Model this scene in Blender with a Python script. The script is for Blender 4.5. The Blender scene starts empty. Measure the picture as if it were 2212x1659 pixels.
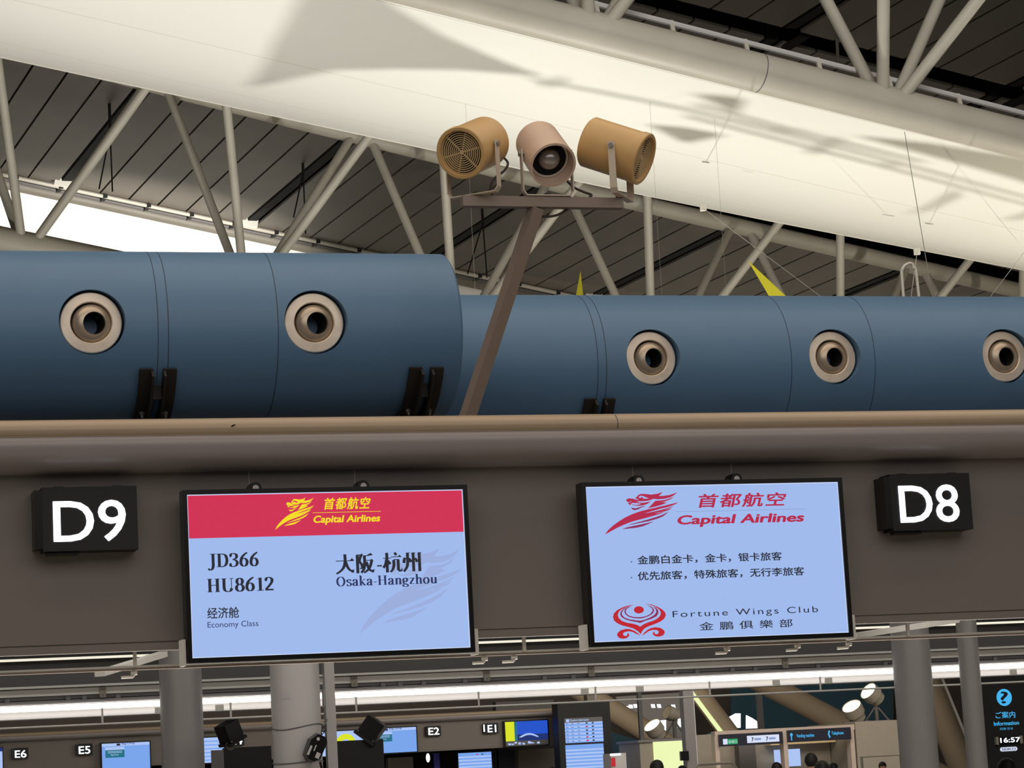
import bpy, bmesh, math, random
import numpy as np
from mathutils import Vector, Matrix
from mathutils.geometry import tessellate_polygon
random.seed(7)
SC = bpy.context.scene
COL = bpy.context.collection
R = math.radians
# ------------------------------------------------------------------ camera
FPX, CX, CY, CZ = 5400.0, 1106.0, 829.5, 1.65      # focal length and centre for a 2212x1659 frame, eye height
PITCH, ROLL = R(8.75), R(-3.08)
TI, TR = R(17.0), R(21.4)                          # bearing of the check-in islands and of the roof
fw = np.array([0, math.cos(PITCH), math.sin(PITCH)])
u0 = np.array([0, -math.sin(PITCH), math.cos(PITCH)])
r0 = np.array([1.0, 0, 0])
rt = r0 * math.cos(ROLL) + u0 * math.sin(ROLL)
up = -r0 * math.sin(ROLL) + u0 * math.cos(ROLL)
CP = np.array([0, 0, CZ])
cam = bpy.data.cameras.new('camera')
cam.sensor_width = 36.0
cam.lens = FPX / 2212.0 * 36.0
cam.clip_end = 500
co = bpy.data.objects.new('camera', cam)
COL.objects.link(co)
co.matrix_world = Matrix(((rt[0], up[0], -fw[0], 0), (rt[1], up[1], -fw[1], 0), (rt[2], up[2], -fw[2], CZ), (0, 0, 0, 1)))
SC.camera = co
# ------------------------------------------------------------------ world, exposure
SC.view_settings.view_transform = 'Standard'
SC.view_settings.look = 'None'
SC.view_settings.exposure = 0.0
SC.view_settings.gamma = 1.0
SC.view_settings.use_curve_mapping = False
W = bpy.data.worlds.new('hall_ambience')
SC.world = W
W.use_nodes = True
W.node_tree.nodes['Background'].inputs[0].default_value = (1.0, 0.95, 0.88, 1)
W.node_tree.nodes['Background'].inputs[1].default_value = 0.045
SC.cycles.max_bounces = 5
SC.cycles.diffuse_bounces = 3
SC.cycles.glossy_bounces = 2
SC.cycles.sample_clamp_indirect = 3.0
SC.cycles.use_denoising = True


def frame(t):
    return np.array([math.cos(t), math.sin(t), 0]), np.array([-math.sin(t), math.cos(t), 0])


IU, IV = frame(TI)
RT_, RN = frame(TR)


def ray(x, y):
    return fw + rt * (x - CX) / FPX - up * (y - CY) / FPX


def onv(x, y, v, V=IV, U=IU):
    """(u, z) where the sight line through a photo point meets the upright plane v = const"""
    d = ray(x, y)
    p = CP + d * (v / (d @ V))
    return float(p @ U), float(p[2])


def wi(u, v, z):
    return IU * u + IV * v + np.array([0, 0, z])


def wr(a, b, z):
    return RT_ * a + RN * b + np.array([0, 0, z])


def proj(p):
    d = np.asarray(p) - CP
    w = d @ fw
    return CX + FPX * (d @ rt) / w, CY - FPX * (d @ up) / w


def light(kind, name, loc, power, color, target=None, **kw):
    l = bpy.data.lights.new(name, kind)
    l.energy = power
    l.color = color
    for k, v in kw.items():
        setattr(l, k, v)
    o = bpy.data.objects.new(name, l)
    COL.objects.link(o)
    o.location = Vector(loc)
    if target is not None:
        o.rotation_euler = (Vector(target) - Vector(loc)).to_track_quat('-Z', 'Y').to_euler()
    return o


WARM = (1.0, 0.968, 0.905)
# hall light falling from the lit fabric of the bay above the counters
light('AREA', 'bay_light', wi(4.0, 10.2, 9.0), 420, (1.0, 0.84, 0.69), wi(4.0, 10.0, 0), shape='RECTANGLE', size=16, size_y=7)
# added fill lamp overhead, brightening the fronts of duct and fascia
light('AREA', 'hall_fill', wi(3.0, 3.0, 7.0), 255, (1.0, 0.93, 0.88), wi(3.5, 11.0, 3.6), shape='RECTANGLE', size=14, size_y=5)
# lit fabric of the neighbouring bay, seen by the front of the trusses
light('AREA', 'front_bay_light', wi(8.0, 5.0, 13.5), 560, (1.0, 0.97, 0.92), wi(12, 27, 10.5), shape='RECTANGLE', size=16, size_y=3)
bpy.data.lights['front_bay_light'].spread = R(80)
# hall beyond the counters
light('AREA', 'far_hall_light', wi(8.0, 48.0, 8.5), 380, (1.0, 0.94, 0.84), wi(8, 58, 0), shape='RECTANGLE', size=26, size_y=10)

# lamps hidden above the counters, behind the fascia
light('AREA', 'counter_light', wi(4.0, 11.1, 2.9), 55, (1.0, 0.95, 0.9), wi(4.0, 14.0, 0.9), shape='RECTANGLE', size=13, size_y=0.25)
# added low lamp standing in for bounce onto fascia and rails
light('AREA', 'counter_fill', wi(4.0, 9.0, 0.9), 4, (1.0, 0.95, 0.88), wi(4.0, 10.9, 2.3), shape='RECTANGLE', size=13, size_y=0.5)
light('AREA', 'booth_fill', wi(24.0, 51.0, 7.5), 800, (1.0, 0.92, 0.82), wi(25, 60, 1.5), shape='RECTANGLE', size=14, size_y=4)  # added fill lamp brightening the distant booths and signs
light('AREA', 'strut_fill', wi(20.0, 70.0, 10.0), 2300, (1.0, 0.9, 0.76), wi(26, 86, 3.0), shape='RECTANGLE', size=24, size_y=4)  # added fill lamp lifting the dark struts and far wall
l_ = light('AREA', 'rail_fill', wi(4.0, 11.02, 1.25), 75, (1.0, 0.96, 0.9), wi(4.0, 10.8, 2.2), shape='RECTANGLE', size=13, size_y=0.15)  # added lamp from below, brightening the rails under the canopy
l_.data.spread = R(100)
light('AREA', 'fixture_fill', wi(4.0, 15.35, 2.8), 16, (1.0, 0.96, 0.93), wi(4.0, 16.5, 1.95), shape='RECTANGLE', size=13.5, size_y=0.12)  # added lamp brightening the housing of the strip light
# ------------------------------------------------------------------ materials
MATS = {}


def lin(c):
    return tuple((x / 255.0 / 12.92) if x <= 10 else (((x / 255.0) + 0.055) / 1.055) ** 2.4 for x in c)


def mat(name, rgb, rough=0.6, metal=0.0, emit=0.0, noise=0.06, scale=6.0, spec=0.5):
    if name in MATS:
        return MATS[name]
    m = bpy.data.materials.new(name)
    m.use_nodes = True
    nt = m.node_tree
    b = nt.nodes['Principled BSDF']
    c = lin(rgb)
    b.inputs['Roughness'].default_value = rough
    b.inputs['Metallic'].default_value = metal
    b.inputs['Specular IOR Level'].default_value = spec
    if emit > 0:
        b.inputs['Base Color'].default_value = (0.01, 0.01, 0.01, 1)
        b.inputs['Emission Color'].default_value = (*c, 1)
        b.inputs['Emission Strength'].default_value = emit
        b.inputs['Specular IOR Level'].default_value = 0.1
    elif noise > 0:
        tc = nt.nodes.new('ShaderNodeTexCoord')
        n = nt.nodes.new('ShaderNodeTexNoise')
        n.inputs['Scale'].default_value = scale
        n.inputs['Detail'].default_value = 5
        rmp = nt.nodes.new('ShaderNodeValToRGB')
        rmp.color_ramp.elements[0].position = 0.3
        rmp.color_ramp.elements[1].position = 0.7
        rmp.color_ramp.elements[0].color = (*[x * (1 - noise) for x in c], 1)
        rmp.color_ramp.elements[1].color = (*[min(1, x * (1 + noise)) for x in c], 1)
        nt.links.new(tc.outputs['Object'], n.inputs['Vector'])
        nt.links.new(n.outputs['Fac'], rmp.inputs['Fac'])
        nt.links.new(rmp.outputs['Color'], b.inputs['Base Color'])
    else:
        b.inputs['Base Color'].default_value = (*c, 1)
    MATS[name] = m
    return m


M_fabric = mat('white_fabric', (234, 233, 225), 0.9, noise=0.015, scale=0.4)
M_steel = mat('painted_steel', (186, 180, 166), 0.5, noise=0.07, scale=1.5)
M_steel2 = mat('dark_grey_steel', (118, 112, 101), 0.55, noise=0.07, scale=1.5)  # one even tone, darker than the painted steel
M_ceil = mat('ceiling_panel', (106, 99, 90), 0.55, noise=0.12, scale=0.5)
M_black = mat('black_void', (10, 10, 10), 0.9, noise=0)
M_dbeam = mat('dark_beam', (24, 22, 20), 0.8, noise=0.05)
M_pipe = mat('blue_duct_paint', (94, 132, 168), 0.45, noise=0.03, scale=3, spec=0.5)
M_pseam = mat('duct_joint', (52, 68, 88), 0.6, noise=0)
M_brush = mat('brushed_metal', (240, 226, 208), 0.4, 0.35, noise=0.1, scale=14)
M_brush2 = mat('turned_metal', (200, 184, 164), 0.34, 0.6, noise=0.08, scale=14)
M_iron = mat('black_angle_iron', (38, 34, 30), 0.6, noise=0.2, scale=20)
M_bolt = mat('bolt_steel', (150, 146, 140), 0.4, 0.7, noise=0)
M_rim = mat('tan_rim_paint', (180, 160, 134), 0.33, noise=0.02, scale=4)
M_cove = mat('lilac_grey_paint', (158, 150, 148), 0.33, noise=0.02, scale=4)
M_face = mat('fascia_grey', (130, 122, 115), 0.6, noise=0.02, scale=3)
M_col = mat('column_grey', (200, 196, 192), 0.35, noise=0.02)
M_white = mat('white_paint', (226, 222, 212), 0.4, noise=0.02)
M_lgrey = mat('light_grey_metal', (196, 192, 190), 0.45, noise=0.02)
M_mgrey = mat('mid_grey_metal', (120, 117, 116), 0.5, noise=0.03)
M_dgrey = mat('dark_grey_paint', (96, 92, 90), 0.6, noise=0.03)
M_blackpl = mat('black_plastic', (16, 16, 18), 0.28, noise=0.05)
M_satin = mat('satin_black', (22, 21, 21), 0.55, noise=0.05)
M_tube = mat('lit_tube', (255, 252, 244), emit=3.2)
M_slim = mat('slim_lit_tube', (244, 238, 218), emit=1.0)
M_glow = mat('sign_letter_glow', (236, 244, 255), emit=2.6)
M_scr = mat('screen_pale_blue', (163, 190, 242), emit=0.95)
M_red = mat('screen_red', (216, 52, 88), emit=0.92)
M_yel = mat('screen_yellow', (250, 224, 40), emit=0.95)
M_ink = mat('screen_ink', (42, 44, 54), emit=0.95)
M_ink2 = mat('screen_navy_ink', (44, 54, 96), emit=0.95)
M_lred = mat('screen_logo_red', (184, 44, 78), emit=0.95)
M_lpur = mat('screen_logo_purple', (146, 46, 90), emit=0.95)
M_cred = mat('screen_crest_red', (196, 38, 50), emit=0.95)
M_wmark = mat('screen_watermark', (160, 180, 228), emit=0.93)
M_line = mat('screen_rule', (142, 160, 204), emit=0.95)
M_edge = mat('screen_edge', (205, 218, 250), emit=1.0)
M_och = mat('ochre_horn_paint', (212, 174, 116), 0.36, noise=0.05, scale=9)
M_och2 = mat('ochre_grille', (214, 188, 142), 0.4, noise=0.03)
M_taupe = mat('taupe_horn_paint', (212, 185, 164), 0.4, noise=0.04, scale=9)
M_yoke = mat('grey_yoke', (204, 192, 174), 0.45, noise=0.03)
M_bar = mat('stand_grey', (138, 124, 112), 0.5, noise=0.03)
M_bulb = mat('silvered_bulb', (170, 166, 164), 0.22, 0.6, noise=0.1, scale=20)
M_cable = mat('cable_rubber', (64, 56, 50), 0.6, noise=0)
M_sail = mat('yellow_sail', (240, 232, 60), 0.7, noise=0.02)
M_sailb = mat('yellow_sail_lit', (236, 228, 60), 0.7, noise=0.02)
M_wire = mat('fine_wire', (150, 144, 128), 0.4, noise=0)
M_floor = mat('floor_stone', (176, 170, 162), 0.35, noise=0.05, scale=2)
M_farwall = mat('far_wall_dark', (92, 83, 77), 0.7, noise=0.15, scale=0.15)
M_teal = mat('teal_glass', (62, 94, 110), 0.25, noise=0.08, scale=0.4)
M_brown = mat('brown_strut', (142, 128, 108), 0.5, noise=0.08, scale=0.6)
M_booth = mat('booth_beige', (150, 142, 128), 0.6, noise=0.03)
M_taup = mat('booth_frame_taupe', (190, 172, 160), 0.5, noise=0.03)
M_signb = mat('sign_dark_panel', (34, 36, 50), 0.4, noise=0)
M_cyan = mat('sign_cyan', (70, 178, 236), emit=1.0)
M_signw = mat('sign_white', (214, 222, 246), emit=1.0)
M_green = mat('exit_green', (40, 160, 96), emit=1.0)
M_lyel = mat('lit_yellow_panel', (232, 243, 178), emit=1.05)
M_win = mat('bright_window', (246, 250, 252), emit=1.3)
M_lens = mat('flood_lens', (255, 246, 205), emit=5.0)
M_lensoff = mat('flood_lens_off', (214, 200, 168), 0.3, noise=0.02)
M_ecs = mat('far_screen_blue', (124, 168, 240), emit=0.95)
M_ecs2 = mat('far_screen_pale', (176, 200, 248), emit=0.95)
M_eteal = mat('far_screen_teal', (40, 118, 138), emit=0.9)
M_eblue = mat('far_screen_deep_blue', (36, 86, 206), emit=0.95)
M_elime = mat('far_screen_lime', (222, 232, 40), emit=0.95)
M_enavy = mat('far_screen_navy', (34, 52, 120), emit=0.9)
M_hair = mat('dark_hair', (26, 22, 20), 0.6, noise=0.1, scale=40)
M_skin = mat('skin', (196, 152, 128), 0.55, noise=0.03)
M_coat = mat('dark_coat', (44, 44, 52), 0.8, noise=0.1)
M_teal2 = mat('aqua_glass', (112, 168, 172), 0.2, noise=0.1, scale=1.5)


def pipe_marks():
    """brushed ring look is done by the base noise; fabric gets thin welded seams along the bay"""
    nt = M_fabric.node_tree
    b = nt.nodes['Principled BSDF']
    src = b.inputs['Base Color'].links[0].from_socket
    tc = nt.nodes.new('ShaderNodeTexCoord')
    sp = nt.nodes.new('ShaderNodeSeparateXYZ')
    mul = nt.nodes.new('ShaderNodeMath'); mul.operation = 'MULTIPLY'; mul.inputs[1].default_value = 1 / 3.05
    fr = nt.nodes.new('ShaderNodeMath'); fr.operation = 'FRACT'
    lt = nt.nodes.new('ShaderNodeMath'); lt.operation = 'LESS_THAN'; lt.inputs[1].default_value = 0.006
    mx = nt.nodes.new('ShaderNodeMix'); mx.data_type = 'RGBA'
    mx.inputs['B'].default_value = (0.62, 0.59, 0.52, 1)
    nt.links.new(tc.outputs['Object'], sp.inputs[0])
    nt.links.new(sp.outputs['Y'], mul.inputs[0])
    nt.links.new(mul.outputs[0], fr.inputs[0])
    nt.links.new(fr.outputs[0], lt.inputs[0])
    nt.links.new(lt.outputs[0], mx.inputs['Factor'])
    nt.links.new(src, mx.inputs['A'])
    nt.links.new(mx.outputs['Result'], b.inputs['Base Color'])


pipe_marks()
nt = M_sail.node_tree          # thin cloth lets light through
tr_ = nt.nodes.new('ShaderNodeBsdfTranslucent')
tr_.inputs[0].default_value = (*lin((240, 232, 60)), 1)
mix_ = nt.nodes.new('ShaderNodeMixShader')
mix_.inputs[0].default_value = 0.5
nt.links.new(nt.nodes['Principled BSDF'].outputs[0], mix_.inputs[1])
nt.links.new(tr_.outputs[0], mix_.inputs[2])
nt.links.new(mix_.outputs[0], nt.nodes['Material Output'].inputs[0])


# ------------------------------------------------------------------ mesh builder
class MB:
    def __init__(s):
        s.v, s.f, s.m, s.mats = [], [], [], []

    def mi(s, m):
        if m not in s.mats:
            s.mats.append(m)
        return s.mats.index(m)

    def add(s, vs, fs, m):
        o = len(s.v)
        s.v += [tuple(map(float, p)) for p in vs]
        k = s.mi(m)
        for f in fs:
            s.f.append([i + o for i in f])
            s.m.append(k)
        return s

    def box(s, x0, x1, y0, y1, z0, z1, m):
        vs = [(x, y, z) for x in (x0, x1) for y in (y0, y1) for z in (z0, z1)]
        return s.add(vs, [(0, 1, 3, 2), (4, 6, 7, 5), (0, 4, 5, 1), (2, 3, 7, 6), (0, 2, 6, 4), (1, 5, 7, 3)], m)

    def beam(s, p, q, w, h, m, upv=(0, 0, 1)):
        p, q = Vector(p), Vector(q)
        d = (q - p).normalized()
        x = d.cross(Vector(upv)).normalized()
        z = x.cross(d).normalized()
        vs = []
        for c in (p, q):
            for i, j in ((-1, -1), (1, -1), (1, 1), (-1, 1)):
                vs.append(c + x * i * w / 2 + z * j * h / 2)
        return s.add(vs, [(3, 2, 1, 0), (4, 5, 6, 7), (0, 1, 5, 4), (1, 2, 6, 5), (2, 3, 7, 6), (3, 0, 4, 7)], m)

    def tube(s, pts, r, m, n=12, cap=True, r1=None):
        pts = [Vector(p) for p in pts]
        vs, fs = [], []
        t0 = (pts[1] - pts[0]).normalized()
        a = Vector((0, 0, 1)) if abs(t0.z) < 0.9 else Vector((1, 0, 0))
        x = t0.cross(a).normalized()
        for i, p in enumerate(pts):
            t = (pts[min(i + 1, len(pts) - 1)] - pts[max(i - 1, 0)]).normalized()
            x = (x - t * x.dot(t)).normalized()
            y = t.cross(x)
            rr = r if r1 is None else r + (r1 - r) * i / (len(pts) - 1)
            for k in range(n):
                an = 2 * math.pi * k / n
                vs.append(p + (x * math.cos(an) + y * math.sin(an)) * rr)
        for i in range(len(pts) - 1):
            for k in range(n):
                fs.append((i * n + k, i * n + (k + 1) % n, (i + 1) * n + (k + 1) % n, (i + 1) * n + k))
        if cap:
            fs.append(tuple(range(n - 1, -1, -1)))
            fs.append(tuple(range((len(pts) - 1) * n, len(pts) * n)))
        return s.add(vs, fs, m)

    def lathe(s, prof, m, n=32, mtx=None, closed=False):
        """prof: (radius, height along local z)"""
        mtx = mtx or Matrix()
        vs, fs = [], []
        for (r_, h) in prof:
            for k in range(n):
                an = 2 * math.pi * k / n
                vs.append(mtx @ Vector((r_ * math.cos(an), r_ * math.sin(an), h)))
        L = len(prof)
        for i in range(L if closed else L - 1):
            j = (i + 1) % L
            for k in range(n):
                fs.append((i * n + k, i * n + (k + 1) % n, j * n + (k + 1) % n, j * n + k))
        return s.add(vs, fs, m)

    def extrude(s, prof, x0, x1, m, closed=True, caps=True):
        """prof: (y, z) points extruded along x"""
        n = len(prof)
        vs = [(x, y, z) for x in (x0, x1) for (y, z) in prof]
        fs = [(i, (i + 1) % n, n + (i + 1) % n, n + i) for i in range(n if closed else n - 1)]
        s.add(vs, fs, m)
        if caps and closed:
            tri = tessellate_polygon([[Vector((y, z, 0)) for y, z in prof]])
            for x in (x0, x1):
                s.add([(x, y, z) for y, z in prof], [tuple(t) for t in tri], m)
        return s

    def plate(s, poly, y, m, d=0.0):
        """polygon in x,z facing -y"""
        P = [p for i, p in enumerate(poly) if p != poly[i - 1]]
        tri = tessellate_polygon([[Vector((x, z, 0)) for x, z in P]])
        s.add([(x, y, z) for x, z in P], [tuple(t) for t in tri], m)
        if d:
            n = len(P)
            s.add([(x, yy, z) for yy in (y, y + d) for x, z in P], [(i, (i + 1) % n, n + (i + 1) % n, n + i) for i in range(n)], m)
            s.add([(x, y + d, z) for x, z in P], [tuple(t) for t in tri], m)
        return s

    def sphere(s, c, r, m, n=20, sx=(1, 1, 1)):
        vs, fs = [], []
        h = n // 2
        for i in range(h + 1):
            th = math.pi * i / h
            for k in range(n):
                an = 2 * math.pi * k / n
                vs.append((c[0] + sx[0] * r * math.sin(th) * math.cos(an), c[1] + sx[1] * r * math.sin(th) * math.sin(an), c[2] + sx[2] * r * math.cos(th)))
        for i in range(h):
            for k in range(n):
                fs.append((i * n + k, i * n + (k + 1) % n, (i + 1) * n + (k + 1) % n, (i + 1) * n + k))
        return s.add(vs, fs, m)

    def build(s, name, parent=None, smooth=True, angle=35, loc=None, rotz=0):
        me = bpy.data.meshes.new(name)
        me.from_pydata(s.v, [], s.f)
        for m in s.mats:
            me.materials.append(m)
        me.polygons.foreach_set('material_index', s.m)
        bm = bmesh.new()
        bm.from_mesh(me)
        bmesh.ops.remove_doubles(bm, verts=bm.verts, dist=1e-6)
        bmesh.ops.recalc_face_normals(bm, faces=bm.faces)
        bm.to_mesh(me)
        bm.free()
        if smooth:
            me.polygons.foreach_set('use_smooth', [True] * len(me.polygons))
            me.set_sharp_from_angle(angle=R(angle))
        me.update()
        o = bpy.data.objects.new(name, me)
        COL.objects.link(o)
        if parent is not None:
            o.parent = parent
        if loc is not None:
            o.location = Vector(loc)
        o.rotation_euler.z = rotz
        return o


def tag(o, label=None, cat=None, group=None, kind=None):
    if label: o['label'] = label
    if cat: o['category'] = cat
    if group: o['group'] = group
    if kind: o['kind'] = kind
    return o


def thing(name, label, cat, loc=(0, 0, 0), rotz=0.0, group=None):
    o = bpy.data.objects.new(name, None)
    o.empty_display_size = 0.1
    COL.objects.link(o)
    o.location = Vector(loc)
    o.rotation_euler.z = rotz
    return tag(o, label, cat, group)


def copy_tree(o, parent=None):
    c = o.copy()
    COL.objects.link(c)
    if parent is not None:
        c.parent = parent
    for ch in list(o.children):
        copy_tree(ch, c)
    return c


# ------------------------------------------------------------------ lettering
def text_mesh(body, bold=0.0, spacing=1.0):
    c = bpy.data.curves.new('lettering', 'FONT')
    c.body = body
    c.size = 1
    c.space_character = spacing
    c.resolution_u = 4
    o = bpy.data.objects.new('lettering', c)
    COL.objects.link(o)
    bpy.context.view_layer.update()
    dg = bpy.context.evaluated_depsgraph_get()
    me = bpy.data.meshes.new_from_object(o.evaluated_get(dg))
    vs = [(p.co.x, p.co.y) for p in me.vertices]
    fs = [tuple(p.vertices) for p in me.polygons]
    bpy.data.objects.remove(o)
    bpy.data.curves.remove(c)
    bpy.data.meshes.remove(me)
    return vs, fs


def put_text(mb, body, x0, x1, z0, h, y, m, bold=0.0, shear=0.0, spacing=1.0, cap=0.69):
    """lettering from x0 to x1, baseline z0, h = height of the capitals (or of the square character)"""
    vs, fs = text_mesh(body, bold, spacing)
    xs = [p[0] for p in vs]
    a, b = min(xs), max(xs)
    sx = (x1 - x0 - shear * h) / (b - a)
    sz = h / cap
    offs = [(0, 0)] if bold <= 0 else [(bold * dx, bold * dz) for dx, dz in ((-1, 0), (1, 0), (0, .8), (0, -.8), (-.7, .6), (.7, .6), (-.7, -.6), (.7, -.6))]
    for i, (ox, oz) in enumerate(offs):
        mb.add([(x0 + (px + ox - a) * sx + shear * (pz + oz) * sz, y - 0.00002 * i, z0 + (pz + oz) * sz) for px, pz in vs], fs, m)


def catmull(P, n=8):
    P = [np.array(p, float) for p in P]
    if len(P) < 3:
        return P
    Q = [2 * P[0] - P[1]] + P + [2 * P[-1] - P[-2]]
    out = []
    for i in range(1, len(Q) - 2):
        for k in range(n):
            t = k / n
            out.append(0.5 * ((2 * Q[i]) + (-Q[i - 1] + Q[i + 1]) * t + (2 * Q[i - 1] - 5 * Q[i] + 4 * Q[i + 1] - Q[i + 2]) * t * t + (-Q[i - 1] + 3 * Q[i] - 3 * Q[i + 1] + Q[i + 2]) * t ** 3))
    out.append(P[-1])
    return out


def pen(P, thick=0.15, thin=0.045, t0=1.0, t1=1.0):
    """broad-nib stroke: thick on uprights, thin on level runs, optional taper to the ends"""
    S = catmull(P)
    L, Rr = [], []
    n = len(S)
    for i, p in enumerate(S):
        t = S[min(i + 1, n - 1)] - S[max(i - 1, 0)]
        t = t / (np.linalg.norm(t) + 1e-9)
        w = thin + (thick - thin) * abs(t[1]) ** 1.4
        w *= t0 + (t1 - t0) * i / (n - 1)
        nn = np.array([-t[1], t[0]])
        L.append(p + nn * w / 2)
        Rr.append(p - nn * w / 2)
    vs = L + Rr
    fs = [(i, i + 1, n + i + 1, n + i) for i in range(n - 1)]
    return [tuple(p) for p in vs], fs


def ell(cx, cy, rx, ry, n=14):
    return [(cx + rx * math.sin(2 * math.pi * k / n), cy + ry * math.cos(2 * math.pi * k / n)) for k in range(n + 1)]


def dot(cx, cy, r):
    return [(cx + r * math.cos(k * math.pi / 8), cy + r * math.sin(k * math.pi / 8)) for k in range(16)]


def bar(x0, x1, y, h=0.05):
    return [(x0, y), (x1, y), (x1, y + h), (x0, y + h)]


TK = 0.185
# each glyph: (advance, strokes, polygons)
SERIF = {
    'J': (0.52, [[(.33, .98), (.33, .5), (.33, .1), (.27, -.12), (.15, -.21), (.06, -.19)]], [bar(.14, .5, .95), dot(.06, -.15, .075)]),
    'D': (0.80, [[(.2, 0), (.2, .98)], [(.2, .97), (.4, .965), (.6, .85), (.68, .5), (.6, .15), (.4, .025), (.2, .02)]], [bar(.03, .35, .95), bar(.03, .35, 0)]),
    '3': (0.62, [[(.1, .8), (.15, .93), (.28, .985), (.45, .92), (.5, .75), (.42, .6), (.24, .53)], [(.24, .53), (.44, .46), (.53, .28), (.45, .08), (.27, .01), (.13, .05), (.08, .18)]], [dot(.11, .78, .07), dot(.1, .2, .075)]),
    '6': (0.64, [ell(.33, .31, .2, .295), [(.55, 1.03), (.38, .9), (.2, .66), (.13, .36)]], []),
    '8': (0.62, [ell(.32, .745, .17, .235), ell(.32, .26, .21, .255)], []),
    '1': (0.56, [[(.32, 0), (.32, .98)]], [bar(.12, .52, 0), [(.1, .87), (.32, .97), (.32, .9), (.1, .9)]]),
    '2': (0.62, [[(.1, .78), (.16, .93), (.3, .985), (.47, .88), (.48, .66), (.34, .4), (.1, .09)]], [bar(.06, .57, 0, .12), dot(.12, .77, .075)]),
    'H': (0.86, [[(.19, 0), (.19, .98)], [(.65, 0), (.65, .98)]], [bar(.04, .34, .95), bar(.5, .8, .95), bar(.04, .34, 0), bar(.5, .8, 0), bar(.19, .65, .49)]),
    'U': (0.84, [[(.2, .98), (.2, .3), (.27, .08), (.44, .01), (.6, .08), (.65, .25)]], [bar(.05, .35, .95), bar(.54, .78, .95), [(.63, .2), (.68, .2), (.68, .97), (.63, .97)]]),
    'O': (0.84, [ell(.41, .49, .29, .485)], []),
    's': (0.48, [[(.38, .53), (.33, .64), (.21, .67), (.1, .58), (.12, .44), (.25, .35), (.38, .24), (.38, .09), (.25, .01), (.13, .03), (.06, .15)]], []),
    'a': (0.55, [[(.1, .5), (.15, .62), (.26, .67), (.37, .6), (.39, .45), (.39, .1), (.44, .02), (.53, .03)], [(.39, .4), (.22, .34), (.11, .22), (.12, .07), (.22, .02), (.33, .08), (.39, .17)]], [dot(.12, .5, .06)]),
    'k': (0.62, [[(.17, 0), (.17, 1.05)], [(.27, .38), (.38, .2), (.5, .02)]], [bar(.04, .3, 0), bar(.05, .17, 1.02), bar(.4, .62, 0), bar(.36, .58, .63), [(.17, .27), (.43, .66), (.49, .66), (.2, .24)]]),
    'n': (0.64, [[(.17, 0), (.17, .66)], [(.17, .48), (.26, .61), (.38, .66), (.47, .57), (.48, .4), (.48, 0)]], [bar(.04, .3, 0), bar(.36, .61, 0), bar(.05, .17, .62)]),
    'g': (0.56, [ell(.25, .45, .155, .205), ell(.27, -.13, .2, .13), [(.14, .29), (.1, .18), (.16, .08), (.3, .05), (.42, .0)]], [bar(.36, .54, .58, .07)]),
    'z': (0.50, [[(.4, .63), (.1, .04)]], [bar(.06, .46, .6, .06), bar(.06, .46, 0, .06)]),
    'h': (0.66, [[(.17, 0), (.17, 1.05)], [(.17, .48), (.26, .61), (.38, .66), (.47, .57), (.48, .4), (.48, 0)]], [bar(.04, .3, 0), bar(.36, .61, 0), bar(.05, .17, 1.02)]),
    'o': (0.58, [ell(.28, .33, .2, .32)], []),
    'u': (0.66, [[(.17, .66), (.17, .2), (.23, .05), (.33, .02), (.44, .1), (.48, .2)], [(.48, .66), (.48, 0)]], [bar(.05, .17, .62), bar(.36, .48, .62), bar(.48, .62, 0)]),
    '-': (0.36, [], [bar(.05, .31, .3, .07)]),
    '\u5927': (1.04, [[(.5, .98), (.5, .62), (.42, .32), (.25, .12), (.03, -.02)], [(.53, .58), (.6, .36), (.74, .16), (.95, .06)]], [bar(.02, .95, .62, .04), [(.74, .66), (.86, .78), (.98, .65)], [(.95, .18), (.99, .2), (.85, .0), (.72, .16)]]),
    '\u962a': (1.06, [[(.1, .94), (.1, -.02)], [(.3, .92), (.2, .62), (.32, .42), (.33, .26), (.22, .22)], [(.47, .9), (.47, .5), (.42, .2), (.28, 0)], [(.85, .64), (.75, .32), (.6, .12), (.42, 0)], [(.55, .56), (.66, .26), (.78, .1), (.95, .04)]], [bar(.1, .36, .9, .05), [(.28, .97), (.36, 1.0), (.4, .9), (.3, .88)], [(.46, .84), (.92, .9), (.8, 1.02), (.62, .92)], bar(.47, .9, .62, .04), [(.78, .66), (.84, .72), (.92, .63), (.8, .6)], [(.93, .16), (1, .17), (.86, -.02), (.74, .13)]]),
    '\u676d': (1.04, [[(.22, 1.0), (.22, -.02)], [(.2, .66), (.14, .42), (.02, .22)], [(.27, .58), (.34, .48), (.37, .4)], [(.57, .62), (.57, .34), (.5, .13), (.38, 0)], [(.8, .64), (.8, .3), (.8, .08)], [(.62, 1.0), (.68, .92), (.7, .86)]], [bar(.02, .44, .7, .04), bar(.44, .98, .76, .04), [(.8, .8), (.88, .88), (1.0, .77)], bar(.57, .84, .62, .04), [(.78, .12), (.78, .03), (.84, 0), (1.0, .02), (1.02, .1), (.99, .24), (.95, .11), (.87, .1)]]),
    '\u5dde': (1.0, [[(.26, .98), (.26, .48), (.2, .22), (.04, .0)], [(.56, .98), (.56, 0)], [(.88, .98), (.88, 0)], [(.33, .68), (.4, .58), (.43, .48)], [(.65, .68), (.72, .58), (.75, .48)], [(.12, .72), (.08, .58), (.06, .44)]], [bar(.18, .38, .95, .03), bar(.48, .68, .95, .03), bar(.8, 1.0, .95, .03)]),
}


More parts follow.
